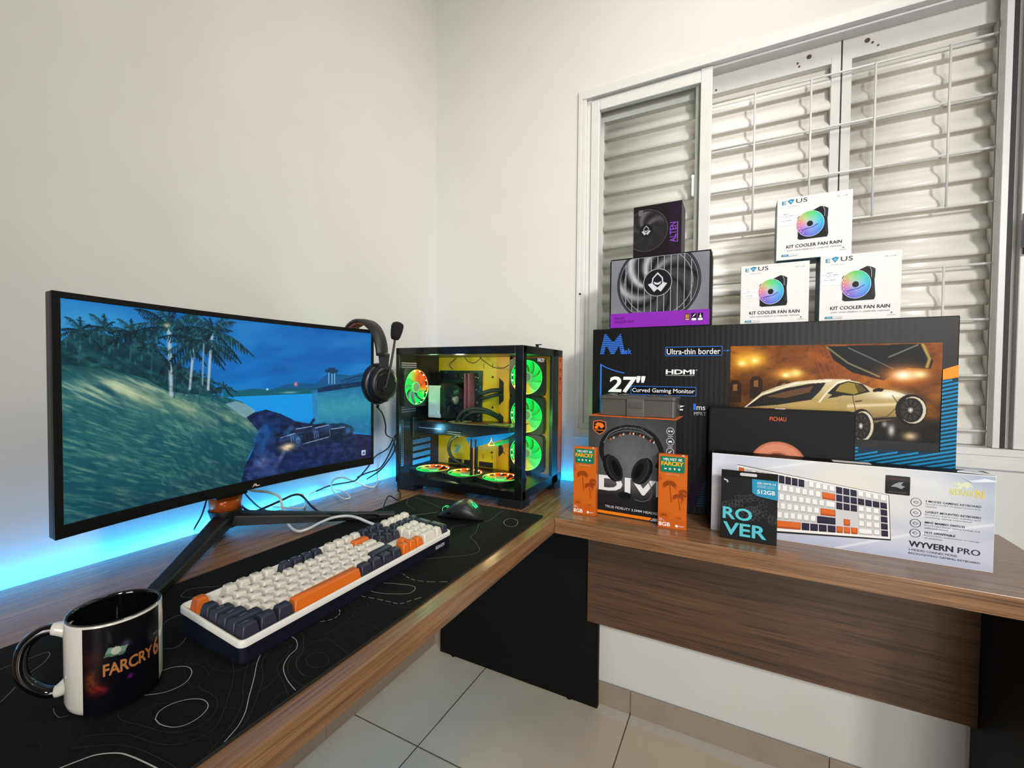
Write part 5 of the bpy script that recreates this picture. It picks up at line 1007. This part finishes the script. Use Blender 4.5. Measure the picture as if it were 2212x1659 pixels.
def cup(sx, names=True):
    X = .205+sx*.098; yaw = math.radians(10)*0; zc = 1.083; yc = HY+.006
    b = MB(); b.loft([[(X+sx*a-.004*sx, yc+w_, z) for a, w_ in ((0, -hw), (.006, -hw), (.006, hw), (0, hw))] for z, hw in ((1.160, .0155), (1.135, .0125), (1.118, .0135), (1.105, .020))], 0, smooth=False)
    b.build('yoke', pm('satin_black_metal', (58, 58, 62), .32, .05, 60, metal=.4), hs, world=True, bevel=.001)
    sh = MB(); sc = 1.0
    def ov(dx, ry, rz, n=40): return [(X+sx*dx, yc+ry*math.cos(2*PI*k/n), zc+rz*math.sin(2*PI*k/n)) for k in range(n)]
    sh.loft([ov(-.016, .034, .043), ov(-.008, .038, .047), (ov(.000, .038, .0465)), ov(.006, .032, .040), ov(.0085, .027, .034), ov(.0075, .0255, .0325), ov(.0085, .020, .027)][::int(sx) or 1], 0); sh.build('ear_cup', BLACK, hs, world=True)
    cu = MB(); cu.loft([ov(-.016, .034, .043), ov(-.019, .0415, .0505), ov(-.027, .0440, .0535), ov(-.036, .0425, .052), ov(-.0395, .036, .045), ov(-.037, .026, .034), ov(-.028, .022, .030)][::int(sx) or 1], 0, caps=True); cu.build('ear_cushion', pm('black_leatherette', (20, 20, 23), .33, .1, 120, bump=.05), hs, world=True)
    return X, yc, zc
X, yc, zc = cup(1); cup(-1)
rg = MB(); rg.lathe([(.0275, .0), (.0290, .0012), (.0275, .0022)], (X+.0068, yc, zc), (1, 0, 0), 48); rg.build('cup_ring', pm('dark_chrome_ring', (90, 84, 84), .2, metal=.8), hs, world=True)
bm = MB(); pa, pb = Vector((X+.015, yc-.006, zc-.012)), Vector((X+.017, HY+.026, 1.196)); bm.tube([pa, pa.lerp(pb, .3)+Vector((.003, 0, 0)), pa.lerp(pb, .7)+Vector((.003, 0, 0)), pb], lambda t: .0036-.0008*t, 10); bm.cyl((X+.006, yc-.006, zc-.012), (1, 0, 0), .008, .011, 20); bm.build('microphone_boom', BLACK, hs, world=True)
mc = MB(); q_ = pb+(pb-pa).normalized()*.022; T = Matrix.Translation(q_) @ (pb-pa).to_track_quat('Z', 'Y').to_matrix().to_4x4()
rings = [[(r_*1.0*math.copysign(abs(math.cos(a))**.7, math.cos(a)), r_*1.0*math.copysign(abs(math.sin(a))**.7, math.sin(a)), z) for a in [2*PI*k/20 for k in range(20)]] for z, r_ in ((-.0235, .004), (-.022, .0085), (-.014, .0115), (0, .0135), (.012, .0142), (.019, .0125), (.0225, .007), (.023, .002))]
mc.loft(rings, 0, T=T); mc.build('foam_windscreen', pm('black_foam', (14, 14, 16), .95, .5, 500, bump=.5), hs, world=True)
pl = MB(); pl.cyl((X-.022, yc-.004, zc-.046), (-.1, .05, -1), .0045, .016, 14, r2=.003); pl.build('cable_plug', BLACK, hs, world=True)
# ---- cables
CW = pm('white_cable', (215, 216, 218), .4); CB = pm('black_cable', (14, 14, 15), .45); CG = pm('grey_blue_cable', (90, 120, 130), .45)
def cable(name, key_, r_, m, label, extra=None, post=None):
    pts = [list(q) for q in CABLES[key_]]
    if extra: pts = extra+pts
    if post: pts = pts+post
    on = lambda x, y: MZ if (MX0-.004 < x < MX1 and MY0 < y < MY1+.004) else DTOP
    for q in pts: q[2] = max(q[2], on(q[0], q[1])+r_+.0004)
    b = MB(); b.tube(pts, r_, 10, sub=6)
    o = b.build(name, m, origin=tuple(pts[0])); return meta(o, label, 'cable')
cable('usb_cable', 'white_usb', .0030, CW, 'thick white cable looping on the desk into the back of the keyboard', [[.125, -.86, .86]], [[.423, -.745, .782], [.43, -.75, .777]])
cable('power_cable', 'black_power', .0028, CB, 'black cable arching from behind the monitor to the desk mat', [[.105, -.862, .865]])
cable('thin_cable', 'black_thin', .0018, CG, 'thin grey cable hanging behind the monitor stand', [[.085, -.85, .87]], [[.045, -.74, .7555]])
cable('thin_cable', 'black_hang', .0018, CB, 'thin black cable hanging left of the orange stand collar', [[.07, -.895, .86]])
cable('white_cable', 'white_loop', .0022, CW, 'short white cable bend lying at the wall behind the monitor', [[.033, -.64, .775]])
cable('white_cable', 'white_pc', .0024, CW, 'thin white cable curling on the desk left of the computer', [[.04, -.345, .86]])
cable('black_cable', 'black_pc1', .0022, CB, 'topmost black cable sagging from the computer along the wall', [[.11, -.33, .93]])
cable('black_cable', 'black_pc2', .0022, CB, 'middle black cable sagging from the computer along the wall', [[.11, -.345, .92]])
cable('black_cable', 'black_pc3', .0022, CB, 'lowest black cable dropping from the computer to the desk', [[.11, -.345, .89]])
cable('headset_cable', 'headset', .0020, CB, 'thin black headset cable running down to the desk mat')
cable('mouse_cable', 'mouse', .0018, CB, 'black mouse cable crossing the mat behind the keyboard', None, [[.39, -.585, .757], [.428, -.5505, .760]])
# ================================================================ the computer
PX0, PX1, PY0, PY1, PZ0, PZ1 = .153, .591, -.402, -.112, .772, 1.187
pc = thing('desktop_computer', 'black glass computer case with green lit fans and yellow interior in the corner', 'computer', ((PX0+PX1)/2, (PY0+PY1)/2, DTOP))
CASE = pm('satin_black_steel', (13, 13, 15), .3, .15, 60); YEL = pm('yellow_painted_steel', (222, 184, 16), .42, .05, 20); YEL2 = pm('amber_painted_steel', (216, 150, 14), .42, .05, 20)
def P5(m, name, mats, par=None, **k):
    o = m.build(name, mats, None, origin=tuple(pc.location), **k); o.parent = pc; o.location = (0, 0, 0)
    if par is not None: o.parent = par
    return o
b = MB()
b.box(PX0, PX1, PY0+.004, PY1, PZ0, .797); b.box(PX0, PX1, PY0+.004, PY1, 1.166, PZ1)
b.box(.567, PX1, PY0+.001, -.380, PZ0, PZ1); b.box(PX0, .166, PY0+.001, -.390, PZ0, PZ1)
b.box(.580, PX1, -.192, -.145, PZ0, PZ1); b.box(.575, PX1, -.115, PY1, PZ0, PZ1)
b.box(PX0, PX1, PY1-.003, PY1, PZ0, PZ1)
b.box(PX0, .567, PY0+.001, PY0+.006, PZ0, .795); b.box(PX0, .567, PY0+.001, PY0+.006, 1.1665, PZ1)
P5(b, 'case_frame', CASE, bevel=.001)
b = MB(); b.box(.576, PX1-.0005, -.1445, -.1155, PZ0+.002, PZ1-.001); os_ = P5(b, 'orange_strip', pm('orange_case_trim', (206, 92, 20), .35, .03, 30))
p = Print(); IK = (20, 14, 12); cu = -.131
p.ring(cu, 1.1585, .0042, .0012, IK, ry=.0085); p.poly(ell(cu, 1.1545, .0018, .0028, 12), IK)
p.poly([(cu-.006, 1.130), (cu-.0015, 1.1275), (cu, 1.129), (cu+.0015, 1.1275), (cu+.006, 1.130), (cu+.0025, 1.124), (cu+.005, 1.118), (cu, 1.122), (cu-.005, 1.118), (cu-.0025, 1.124)], IK)
p.poly(ell(cu, 1.0975, .0042, .0065, 14), IK); p.rect(cu-.001, cu+.001, 1.080, 1.096, IK); p.poly([(cu-.004, 1.086), (cu+.004, 1.086), (cu, 1.0815)], IK)
p.rect(cu-.001, cu+.001, 1.034, 1.064, IK); p.poly([(cu-.006, 1.051), (cu-.002, 1.054), (cu+.002, 1.054), (cu+.006, 1.051), (cu+.002, 1.048), (cu-.002, 1.048)], IK)
p.build('strip_symbols', INK, os_, lambda u, v, h: (PX1-.0005+h-pc.location.x, u-pc.location.y, v-pc.location.z))
for x0, x1, y0, y1 in ((PX0+.002, .222, PY0+.004, PY0+.05), (.520, PX1, PY0+.001, PY0+.05), (PX0+.002, .222, PY1-.05, PY1-.002), (.520, PX1-.002, PY1-.05, PY1-.002)):
    b = MB(); b.box(x0, x1, y0, y1, DTOP, PZ0); P5(b, 'case_foot', pm('black_foot', (15, 15, 17), .5), bevel=.0012)
# perforated rear wall with expansion slots
b = MB(); X = PX0; t = .0016
def holes(y0, y1, z0, z1, pitch=.0058, r=.0022, mi=0):
    ny = max(1, int((y1-y0)/pitch)); nz = max(1, int((z1-z0)/pitch)); dy = (y1-y0)/ny; dz = (z1-z0)/nz
    for i in range(ny):
        for j in range(nz):
            a, c_ = y0+i*dy, z0+j*dz; cy, cz = a+dy/2, c_+dz/2; sq = [(a+dy, cz), (a+dy, c_+dz), (cy, c_+dz), (a, c_+dz), (a, cz), (a, c_), (cy, c_), (a+dy, c_)]
            hx = [(cy+r*math.cos(PI*k/4), cz+r*math.sin(PI*k/4)) for k in range(8)]; n = len(b.v)
            b.add([(X+t, y, z) for y, z in sq]+[(X+t, y, z) for y, z in hx], [(k, (k+1) % 8, 8+(k+1) % 8, 8+k) for k in range(8)], mi)
def solid(y0, y1, z0, z1): b.box(X, X+t, y0, y1, z0, z1)
Y0, Y1 = PY0+.006, PY1-.003
solid(Y0, Y1, 1.146, 1.166); holes(-.3935, -.304, 1.126, 1.146); solid(Y0, -.3935, 1.126, 1.146); solid(-.304, Y1, 1.126, 1.146)
solid(Y0, -.385, 1.006, 1.126); solid(-.262, Y1, 1.006, 1.126)
# opening ring around the rear fan
n = 32; vs = []
for k in range(n):
    a = 2*PI*k/n; s_ = 1/max(abs(math.cos(a)), abs(math.sin(a))); vs += [(X+t, -.3235+.0615*math.cos(a)*s_, 1.066+.060*math.sin(a)*s_), (X+t, -.3235+.056*math.cos(a), 1.066+.056*math.sin(a))]
b.add(vs, [(2*k, 2*k+1, (2*k+3) % (2*n), (2*k+2) % (2*n)) for k in range(n)])
holes(-.3935, -.308, .984, 1.006); solid(Y0, -.3935, .984, 1.006); solid(-.308, Y1, .984, 1.006)
solid(Y0, Y1, .964, .984); solid(Y0, -.3935, .797, .964); holes(-.3935, -.366, .815, .964); solid(-.3935, -.366, .797, .815); solid(-.366, -.323, .797, .964); solid(-.229, Y1, .797, .964); solid(-.323, -.229, .900, .964)
z = .900
for k in range(4): solid(-.323, -.229, z-.0075, z); holes(-.323, -.229, z-.0225, z-.0075, .0037, .00155); z -= .0225
solid(-.323, -.229, .797, z)
P5(b, 'rear_panel', CASE)
p = Print(); p.text('PICHAU', -.293, -.254, .8975, .9080, (206, 150, 120), bold=.01); p.build('rear_lettering', INK, pc, lambda u, v, h: (X+t+h-pc.location.x, u-pc.location.y, v-pc.location.z))
# yellow tray, stepped strip, cable cut-outs
b = MB(); b.box(PX0+.002, .392, -.186, -.1845, .797, 1.166, 0)
b.box(.392, .440, -.189, -.187, .797, 1.166, 1)
P5(b, 'motherboard_tray', [YEL, YEL2], bevel=.0008)
b = MB(); b.box(.440, .580, -.1720, -.1705, .797, 1.166); P5(b, 'side_bulkhead', YEL2)
RUB = pm('black_rubber_grommet', (12, 12, 13), .7)
for z0, z1 in ((1.008, 1.098), (.895, .985), (.838, .885)):
    b = MB(); b.add([(.401, -.1895, z0), (.418, -.1895, z0+.016), (.418, -.1895, z1-.014), (.401, -.1895, z1), (.401, -.188, z0), (.418, -.188, z0+.016), (.418, -.188, z1-.014), (.401, -.188, z1)], [(0, 1, 2, 3), (7, 6, 5, 4), (0, 4, 5, 1), (1, 5, 6, 2), (2, 6, 7, 3), (3, 7, 4, 0)]); P5(b, 'cable_grommet', RUB)
b = MB()
for x, z in ((.3755, 1.1), (.3755, 1.0), (.374, .85)): b.cyl((x, -.186, z), (0, -1, 0), .0035, .002, 12)
for x0, x1 in ((.20, .255), (.265, .315), (.325, .378)): b.box(x0, x1, -.1875, -.186, .799, .816)
for x in (.340, .374): b.box(x, x+.0012, -.1868, -.186, .826, .842); b.box(x, x+.0012, -.1868, -.186, 1.128, 1.145)
P5(b, 'tray_fixings', RUB)
# motherboard with chips, memory sticks
PCB = pm('dark_green_circuit_board', (10, 34, 30), .4, .3, 90)
b = MB(); b.box(.164, .338, -.1925, -.1900, .935, 1.121); mbd = P5(b, 'motherboard', PCB)
b = MB(); rr_ = random.Random(4)
for k in range(110):
    x = .170+rr_.random()*.160; z = .940+rr_.random()*.176; w_, h_ = .001+rr_.random()*.005, .001+rr_.random()*.004; b.box(x, x+w_, -.1925-.001-rr_.random()*.003, -.1925, z, z+h_, k % 3)
b.box(.168, .180, -.206, -.1925, .99, 1.115, 0); b.box(.186, .245, -.202, -.1925, 1.092, 1.112, 0)
P5(b, 'circuit_components', [pm('black_chip', (14, 15, 17), .35), pm('solder_metal', (170, 190, 190), .3, metal=.8), pm('green_component', (30, 110, 70), .4)], mbd)
for x in (.288, .303):
    b = MB(); b.box(x, x+.006, -.226, -.1925, .985, 1.112); b.box(x-.0005, x+.0065, -.220, -.196, 1.040, 1.090); P5(b, 'memory_stick', pm('rose_heat_spreader', (128, 74, 84), .4, .1, 60), mbd, bevel=.0006)
# tower cooler and its fan
b = MB()
for k in range(20): b.box(.192, .238, -.284+.0046*k, -.2832+.0046*k, .968, 1.070)
clr = P5(b, 'cpu_cooler', pm('aluminium_fins', (150, 155, 158), .3, metal=.8))
b = MB(); b.box(.190, .240, -.2885, -.2860, .966, 1.071)
for x, z in ((.200, 1.056), (.231, 1.058), (.201, .980), (.231, .984)): b.cyl((x, -.2885, z), (0, -1, 0), .0024, .003, 10)
P5(b, 'silver_top_plate', pm('brushed_silver', (196, 206, 208), .28, .05, 40, metal=.35), clr, bevel=.001)
# ---- case fan: frame > blades, hub, light dots (faces +z locally)
FR = pm('black_fan_frame', (16, 18, 18), .4)
def fanshape(R, dark=False):
    m = MB(); n = 40; H = R/.92
    for z0, z1 in ((-.024, 0),):
        vs = []
        for k in range(n):
            a = 2*PI*k/n; s_ = H/max(abs(math.cos(a)), abs(math.sin(a))); s_ = min(s_, H*1.33)
            for z in (z0, z1): vs += [(s_*math.cos(a), s_*math.sin(a), z), (R*math.cos(a), R*math.sin(a), z)]
        fs = []
        for k in range(n):
            i, j = 4*k, 4*((k+1) % n); fs += [(i+2, i+3, j+3, j+2), (i, j, j+1, i+1), (i, i+2, j+2, j), (i+1, j+1, j+3, i+3)]
        m.add(vs, fs)
    for k in range(4):
        a = PI/4+PI/2*k; T = Matrix.Rotation(a, 4, 'Z'); m.box(.012, R+.004, -.0015, .0015, -.024, -.021, T=T)
    return m
def lerp3(a, b_, t): return tuple(x*(1-t)+y*t for x, y in zip(a, b_))
def blades(R, hub, n=9, col=None):
    vs, fs, cs = [], [], []
    for k in range(n):
        base = 2*PI*k/n; M_, N_ = 7, 7; k0 = len(vs)
        for i in range(M_):
            r = hub+(R-hub)*i/(M_-1)
            for j in range(N_):
                a = base+(2*PI/n)*.98*j/(N_-1)+.55*(i/(M_-1))**1.3; vs.append((r*math.cos(a), r*math.sin(a), -.004-.011*(j/(N_-1))-.001*math.sin(i)))
                cs.append(col(a % (2*PI), r/R, j/(N_-1)))
        fs += [(k0+i*N_+j, k0+(i+1)*N_+j, k0+(i+1)*N_+j+1, k0+i*N_+j+1) for i in range(M_-1) for j in range(N_-1)]
    return vs, fs, cs
LIT = ink('lit_fan_blades', .4, emit=1.6)
GREEN, LIME, ORNG, AMB, CYN = lin(16, 236, 84), lin(96, 240, 110), lin(232, 92, 20), lin(230, 190, 40), lin(90, 220, 200)
def ramp(stops):
    def f(a, r, j):
        d = math.degrees(a) % 360
        for (a0, c0), (a1, c1) in zip(stops, stops[1:]):
            if a0 <= d <= a1: c_ = lerp3(c0, c1, (d-a0)/max(a1-a0, 1e-6)); break
        k = (.45+.55*r)*(.68+.45*(j if j < .8 else .8)); return tuple(x*k for x in c_)
    return f
DOT = pm('white_led_dot', (255, 244, 220), .4, emit=(255, 236, 190), es=9)
DOTG = pm('green_led_dot', (160, 255, 210), .4, emit=(130, 255, 190), es=7)
HUBM = pm('grey_hub_sticker', (120, 132, 112), .5); 
def make_fan(R, col, dots):
    o = fanshape(R).build('case_fan', FR, pc, bevel=0)
    vs, fs, cs = blades(R-.0015, .017, 9, col); me = bpy.data.meshes.new('fan_blades'); me.from_pydata(vs, [], fs); me.materials.append(LIT)
    at = me.color_attributes.new('Col', 'FLOAT_COLOR', 'POINT'); at.data.foreach_set('color', [x for c_ in cs for x in (c_[0], c_[1], c_[2], 1.0)]); me.polygons.foreach_set('use_smooth', [True]*len(fs)); me.update()
    bl_ = bpy.data.objects.new('fan_blades', me); COL.objects.link(bl_); bl_.parent = o
    h = MB(); h.cyl((0, 0, -.020), (0, 0, 1), .0175, .0175, 28); h.cyl((0, 0, -.0025), (0, 0, 1), .0135, .0008, 24, 1); h.build('fan_hub', [pm('pale_green_hub', (110, 190, 120), .45, emit=(70, 170, 80), es=.35), HUBM], o)
    h = MB()
    for a in dots: h.ellipsoid(((R-.004)*math.cos(math.radians(a)), (R-.004)*math.sin(math.radians(a)), -.002), (.0022, .0022, .0015), 8, 6)
    h.build('led_dots', DOT, o)
    g = MB(); g.lathe([(R-.0006, -.003), (R-.0022, -.0005), (R-.0006, .0008)], n=48); 
    vs_, fs_ = g.v, g.f; me = bpy.data.meshes.new('light_ring'); me.from_pydata([tuple(v) for v in vs_], [], fs_); me.materials.append(LIT); at = me.color_attributes.new('Col', 'FLOAT_COLOR', 'POINT')
    at.data.foreach_set('color', [x for v in vs_ for x in (*[q*1.5 for q in col(math.atan2(v[1], v[0]) % (2*PI), 1, .8)], 1.0)]); me.update(); lr = bpy.data.objects.new('light_ring', me); COL.objects.link(lr); lr.parent = o
    return o
def place(o, loc, rot): o.location = Vector(loc)-pc.location; o.rotation_euler = rot; return o
def dup(o):
    c_ = o.copy(); COL.objects.link(c_)
    for ch in o.children: d = ch.copy(); COL.objects.link(d); d.parent = c_
    return c_
# three facing the glass side (local x -> world x, local y -> world z)
f1 = make_fan(.0545, ramp([(0, GREEN), (200, GREEN), (215, AMB), (235, ORNG), (268, AMB), (300, LIME), (360, GREEN)]), (172, 192, 215, 268))
for i, z in enumerate((1.1015, .9815, .8615)): o = f1 if i == 0 else dup(f1); place(o, (.5045, -.2010, z), (PI/2, 0, 0))
# rear fan facing +x (local x -> world y, local y -> world z)
f2 = make_fan(.0565, ramp([(0, ORNG), (70, ORNG), (95, AMB), (125, LIME), (150, GREEN), (335, GREEN), (350, AMB), (360, ORNG)]), (100, 72, 48, 24, 2, -22, -44, -66, -92))
place(f2, (.182, -.3360, 1.066), (PI/2, 0, PI/2))
# three on the floor facing up
f3 = make_fan(.0525, ramp([(0, LIME), (30, AMB), (50, ORNG), (150, ORNG), (180, AMB), (205, LIME), (230, GREEN), (330, GREEN), (360, LIME)]), (60, 85, 110, 135, 160, 185))
for i, x in enumerate((.240, .362, .484)): o = f3 if i == 0 else dup(f3); place(o, (x, -.327, .8105), (0, 0, math.radians(-20)))
# cooler fan (dark) facing +x, slightly towards the viewer
o = fanshape(.0530).build('cooler_fan', FR, clr)
o.location = Vector((.2660, -.2350, 1.0220))-pc.location; o.rotation_euler = (PI/2, 0, PI/2-math.radians(10))
DK_ = pm('smoke_black_blade', (30, 34, 34), .3); vs, fs, cs = blades(.0515, .018, 7, lambda a, r, j: (0, 0, 0)); me = bpy.data.meshes.new('cooler_blades'); me.from_pydata(vs, [], fs); me.materials.append(DK_); me.polygons.foreach_set('use_smooth', [True]*len(fs)); h = MB(); h.cyl((0, 0, -.018), (0, 0, 1), .0185, .0165, 28); h.cyl((0, 0, -.0015), (0, 0, 1), .014, .0008, 24, 1); h.lathe([(.0055, -.0005), (.0068, -.0003)], n=20, mi=2)
k0 = len(vs); me = bpy.data.meshes.new('cooler_blades'); me.from_pydata(vs+[tuple(v) for v in h.v], [], fs+[[i+k0 for i in f] for f in h.f]); [me.materials.append(q) for q in (DK_, HUBM)]
me.polygons.foreach_set('use_smooth', [True]*len(me.polygons)); me.polygons.foreach_set('material_index', [0]*len(fs)+[min(i, 1) for i in h.m]); cb = bpy.data.objects.new('fan_blades', me); COL.objects.link(cb); cb.parent = pc
cb.location = o.location; cb.rotation_euler = o.rotation_euler
# graphics card, angled plate painted as a blue reflection, support post
b = MB(); b.box(.160, .505, -.312, -.196, .915, .953); b.box(.158, .162, -.330, -.196, .900, .968)
gp = P5(b, 'graphics_card', pm('black_card_shroud', (14, 15, 17), .3, .1, 60), bevel=.002)
b = MB(); b.box(.166, .512, -.318, -.196, .9535, .9555)
for x0, x1, y0, y1, mi in ((.19, .25, -.30, -.27, 1), (.27, .33, -.29, -.24, 2), (.35, .40, -.30, -.26, 1), (.42, .48, -.29, -.25, 2), (.30, .42, -.312, -.306, 2)): b.box(x0, x1, y0, y1, .9555, .9565, mi)
P5(b, 'card_backplate', [pm('dark_backplate', (30, 34, 32), .3), pm('rust_marking', (120, 62, 40), .5), pm('pale_marking', (150, 150, 90), .5)], gp)
b = MB(); b.box(.172, .262, -.3145, -.3125, .9335, .9350); b.box(.285, .335, -.3145, -.3125, .927, .9285); b.box(.285, .335, -.3145, -.3125, .921, .9222); P5(b, 'silver_trim_line', pm('bright_edge', (190, 200, 205), .2, metal=.6), gp)
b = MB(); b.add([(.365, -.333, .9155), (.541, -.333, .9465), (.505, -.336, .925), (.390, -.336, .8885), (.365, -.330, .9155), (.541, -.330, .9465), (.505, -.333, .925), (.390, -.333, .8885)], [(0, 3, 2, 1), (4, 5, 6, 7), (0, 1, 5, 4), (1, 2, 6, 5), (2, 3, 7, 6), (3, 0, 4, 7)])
P5(b, 'blue_reflection_plate', pm('painted_blue_reflection', (10, 120, 190), .15, .05, 20, coat=.5, emit=(0, 90, 170), es=.25), gp)  # added plate, a blue reflection put into its colour and glow
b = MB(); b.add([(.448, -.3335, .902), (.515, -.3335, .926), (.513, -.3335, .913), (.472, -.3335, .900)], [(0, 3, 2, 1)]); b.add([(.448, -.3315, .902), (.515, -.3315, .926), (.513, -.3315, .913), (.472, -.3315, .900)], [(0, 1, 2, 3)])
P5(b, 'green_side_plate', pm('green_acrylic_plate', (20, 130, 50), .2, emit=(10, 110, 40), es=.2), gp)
b = MB(); T = [(.4485, .9015), (.459, .918), (.4695, .9035)]; b.tube([(x, -.338, z) for x, z in T]+[(T[0][0], -.338, T[0][1])], .0013, 6, sub=0); b.cyl((.459, -.338, .918), (0, 0, 1), .0007, .006, 6)
P5(b, 'lit_triangle_logo', pm('lit_orange', (255, 140, 80), .4, emit=(255, 130, 70), es=3), gp)
b = MB(); b.box(.384, .391, -.336, -.326, .797, .9150); b.box(.400, .407, -.336, -.326, .797, .9150); b.box(.384, .407, -.345, -.318, .797, .800); P5(b, 'card_support_post', CASE, gp, bevel=.0008)
b = MB(); b.box(.392, .3945, -.330, -.328, .805, .905); P5(b, 'lit_post_core', pm('orange_lit_core', (200, 150, 110), .4, emit=(220, 150, 90), es=.5), gp)
# power-supply stickers on the bulkhead (left, below the card)
p = Print(); p.rr(.218, .262, .835, .872, .002, (206, 200, 80)); p.text('650W ATX', .224, .245, .8575, .8655, (60, 60, 30), bold=.02); p.poly([(.222, .838), (.240, .862), (.252, .862), (.238, .838)], (120, 180, 190))
p.build('warning_sticker', INK, pc, lambda u, v, h: (u-pc.location.x, -.1862-h-pc.location.y, v-pc.location.z))
# internal wiring
SLV = pm('black_sleeved_cable', (22, 30, 28), .6, .3, 200)
for nm, pts, r_ in (('motherboard_cable', [(.335, -.200, 1.045), (.352, -.222, 1.046), (.385, -.215, 1.056), (.408, -.195, 1.058), (.412, -.180, 1.058)], .007), ('motherboard_cable', [(.335, -.200, 1.033), (.355, -.220, 1.030), (.388, -.214, 1.040), (.408, -.195, 1.044), (.412, -.180, 1.044)], .006),
    ('graphics_power_cable', [(.300, -.285, .957), (.318, -.285, .985), (.345, -.270, 1.000), (.378, -.240, .996), (.405, -.205, .975), (.410, -.180, .950)], .006), ('graphics_power_cable', [(.310, -.275, .957), (.330, -.275, .978), (.355, -.262, .990), (.385, -.235, .985), (.407, -.200, .965), (.411, -.180, .940)], .005),
    ('power_lead', [(.315, -.300, .915), (.290, -.300, .900), (.278, -.295, .870), (.285, -.285, .840), (.310, -.260, .815), (.330, -.230, .805)], .0055), ('fan_wire', [(.30, -.24, 1.164), (.32, -.25, 1.150), (.345, -.25, 1.146), (.365, -.24, 1.164)], .0012), ('fan_wire', [(.345, -.22, 1.164), (.37, -.23, 1.150), (.40, -.225, 1.132), (.43, -.215, 1.130), (.445, -.205, 1.140)], .0013),
    ('fan_wire', [(.225, -.20, 1.125), (.222, -.215, 1.140), (.235, -.21, 1.155), (.24, -.2, 1.164)], .0014), ('fan_wire', [(.413, -.191, .885), (.425, -.215, .870), (.436, -.21, .855)], .0014)):
    b = MB(); b.tube(pts, r_, 8); P5(b, nm, SLV)
# dark glass on two sides
for q_, e_, cl in (((.36, -.36, 1.150), .55, (1, .93, .5)), ((.30, -.345, .89), .35, (.8, 1, .4)), ((.47, -.36, .88), .3, (1, .8, .35)), ((.22, -.36, .93), .25, (.2, .7, 1)), ((.25, -.36, 1.12), .25, (.5, 1, .5)), ((.556, -.33, .96), .8, (.12, 1, .3))):
    l = bpy.data.lights.new('case_fill', 'POINT'); l.energy = e_; l.color = cl; l.shadow_soft_size = .012; o = bpy.data.objects.new('case_fill', l); COL.objects.link(o); o.parent = pc; o.location = Vector(q_)-pc.location  # added point lamps, stand in for the fan LEDs' light and brighten the interior
GL = glass('smoked_side_glass', (.93, .94, .94), .7, 0, 1.45)
b = MB(); b.box(PX0+.001, PX1-.0005, PY0-.0008, PY0+.0008, PZ0+.002, PZ1-.001); P5(b, 'side_glass', GL)
b = MB(); b.box(PX1-.0002, PX1+.001, PY0+.002, -.1455, PZ0+.024, PZ1-.002); P5(b, 'front_glass', GL)
p = Print(base=.0014); p.text('FARCRY', -.312, -.262, 1.146, 1.157, (225, 225, 225), bold=.05); p.build('glass_logo', INK, pc, lambda u, v, h: (PX1+h-pc.location.x, u-pc.location.y, v-pc.location.z))
b = MB(); b.box(PX0+.001, PX1-.001, PY0+.001, PY1-.001, PZ1-.0002, PZ1+.001); P5(b, 'top_panel', BLACK_GLOSS, bevel=.0006)
b = MB(); b.box(.556, .562, -.246, -.236, PZ1+.001, PZ1+.013); b.box(.5555, .572, -.246, -.236, PZ1+.011, PZ1+.0135); P5(b, 'usb_receiver', BLACK)
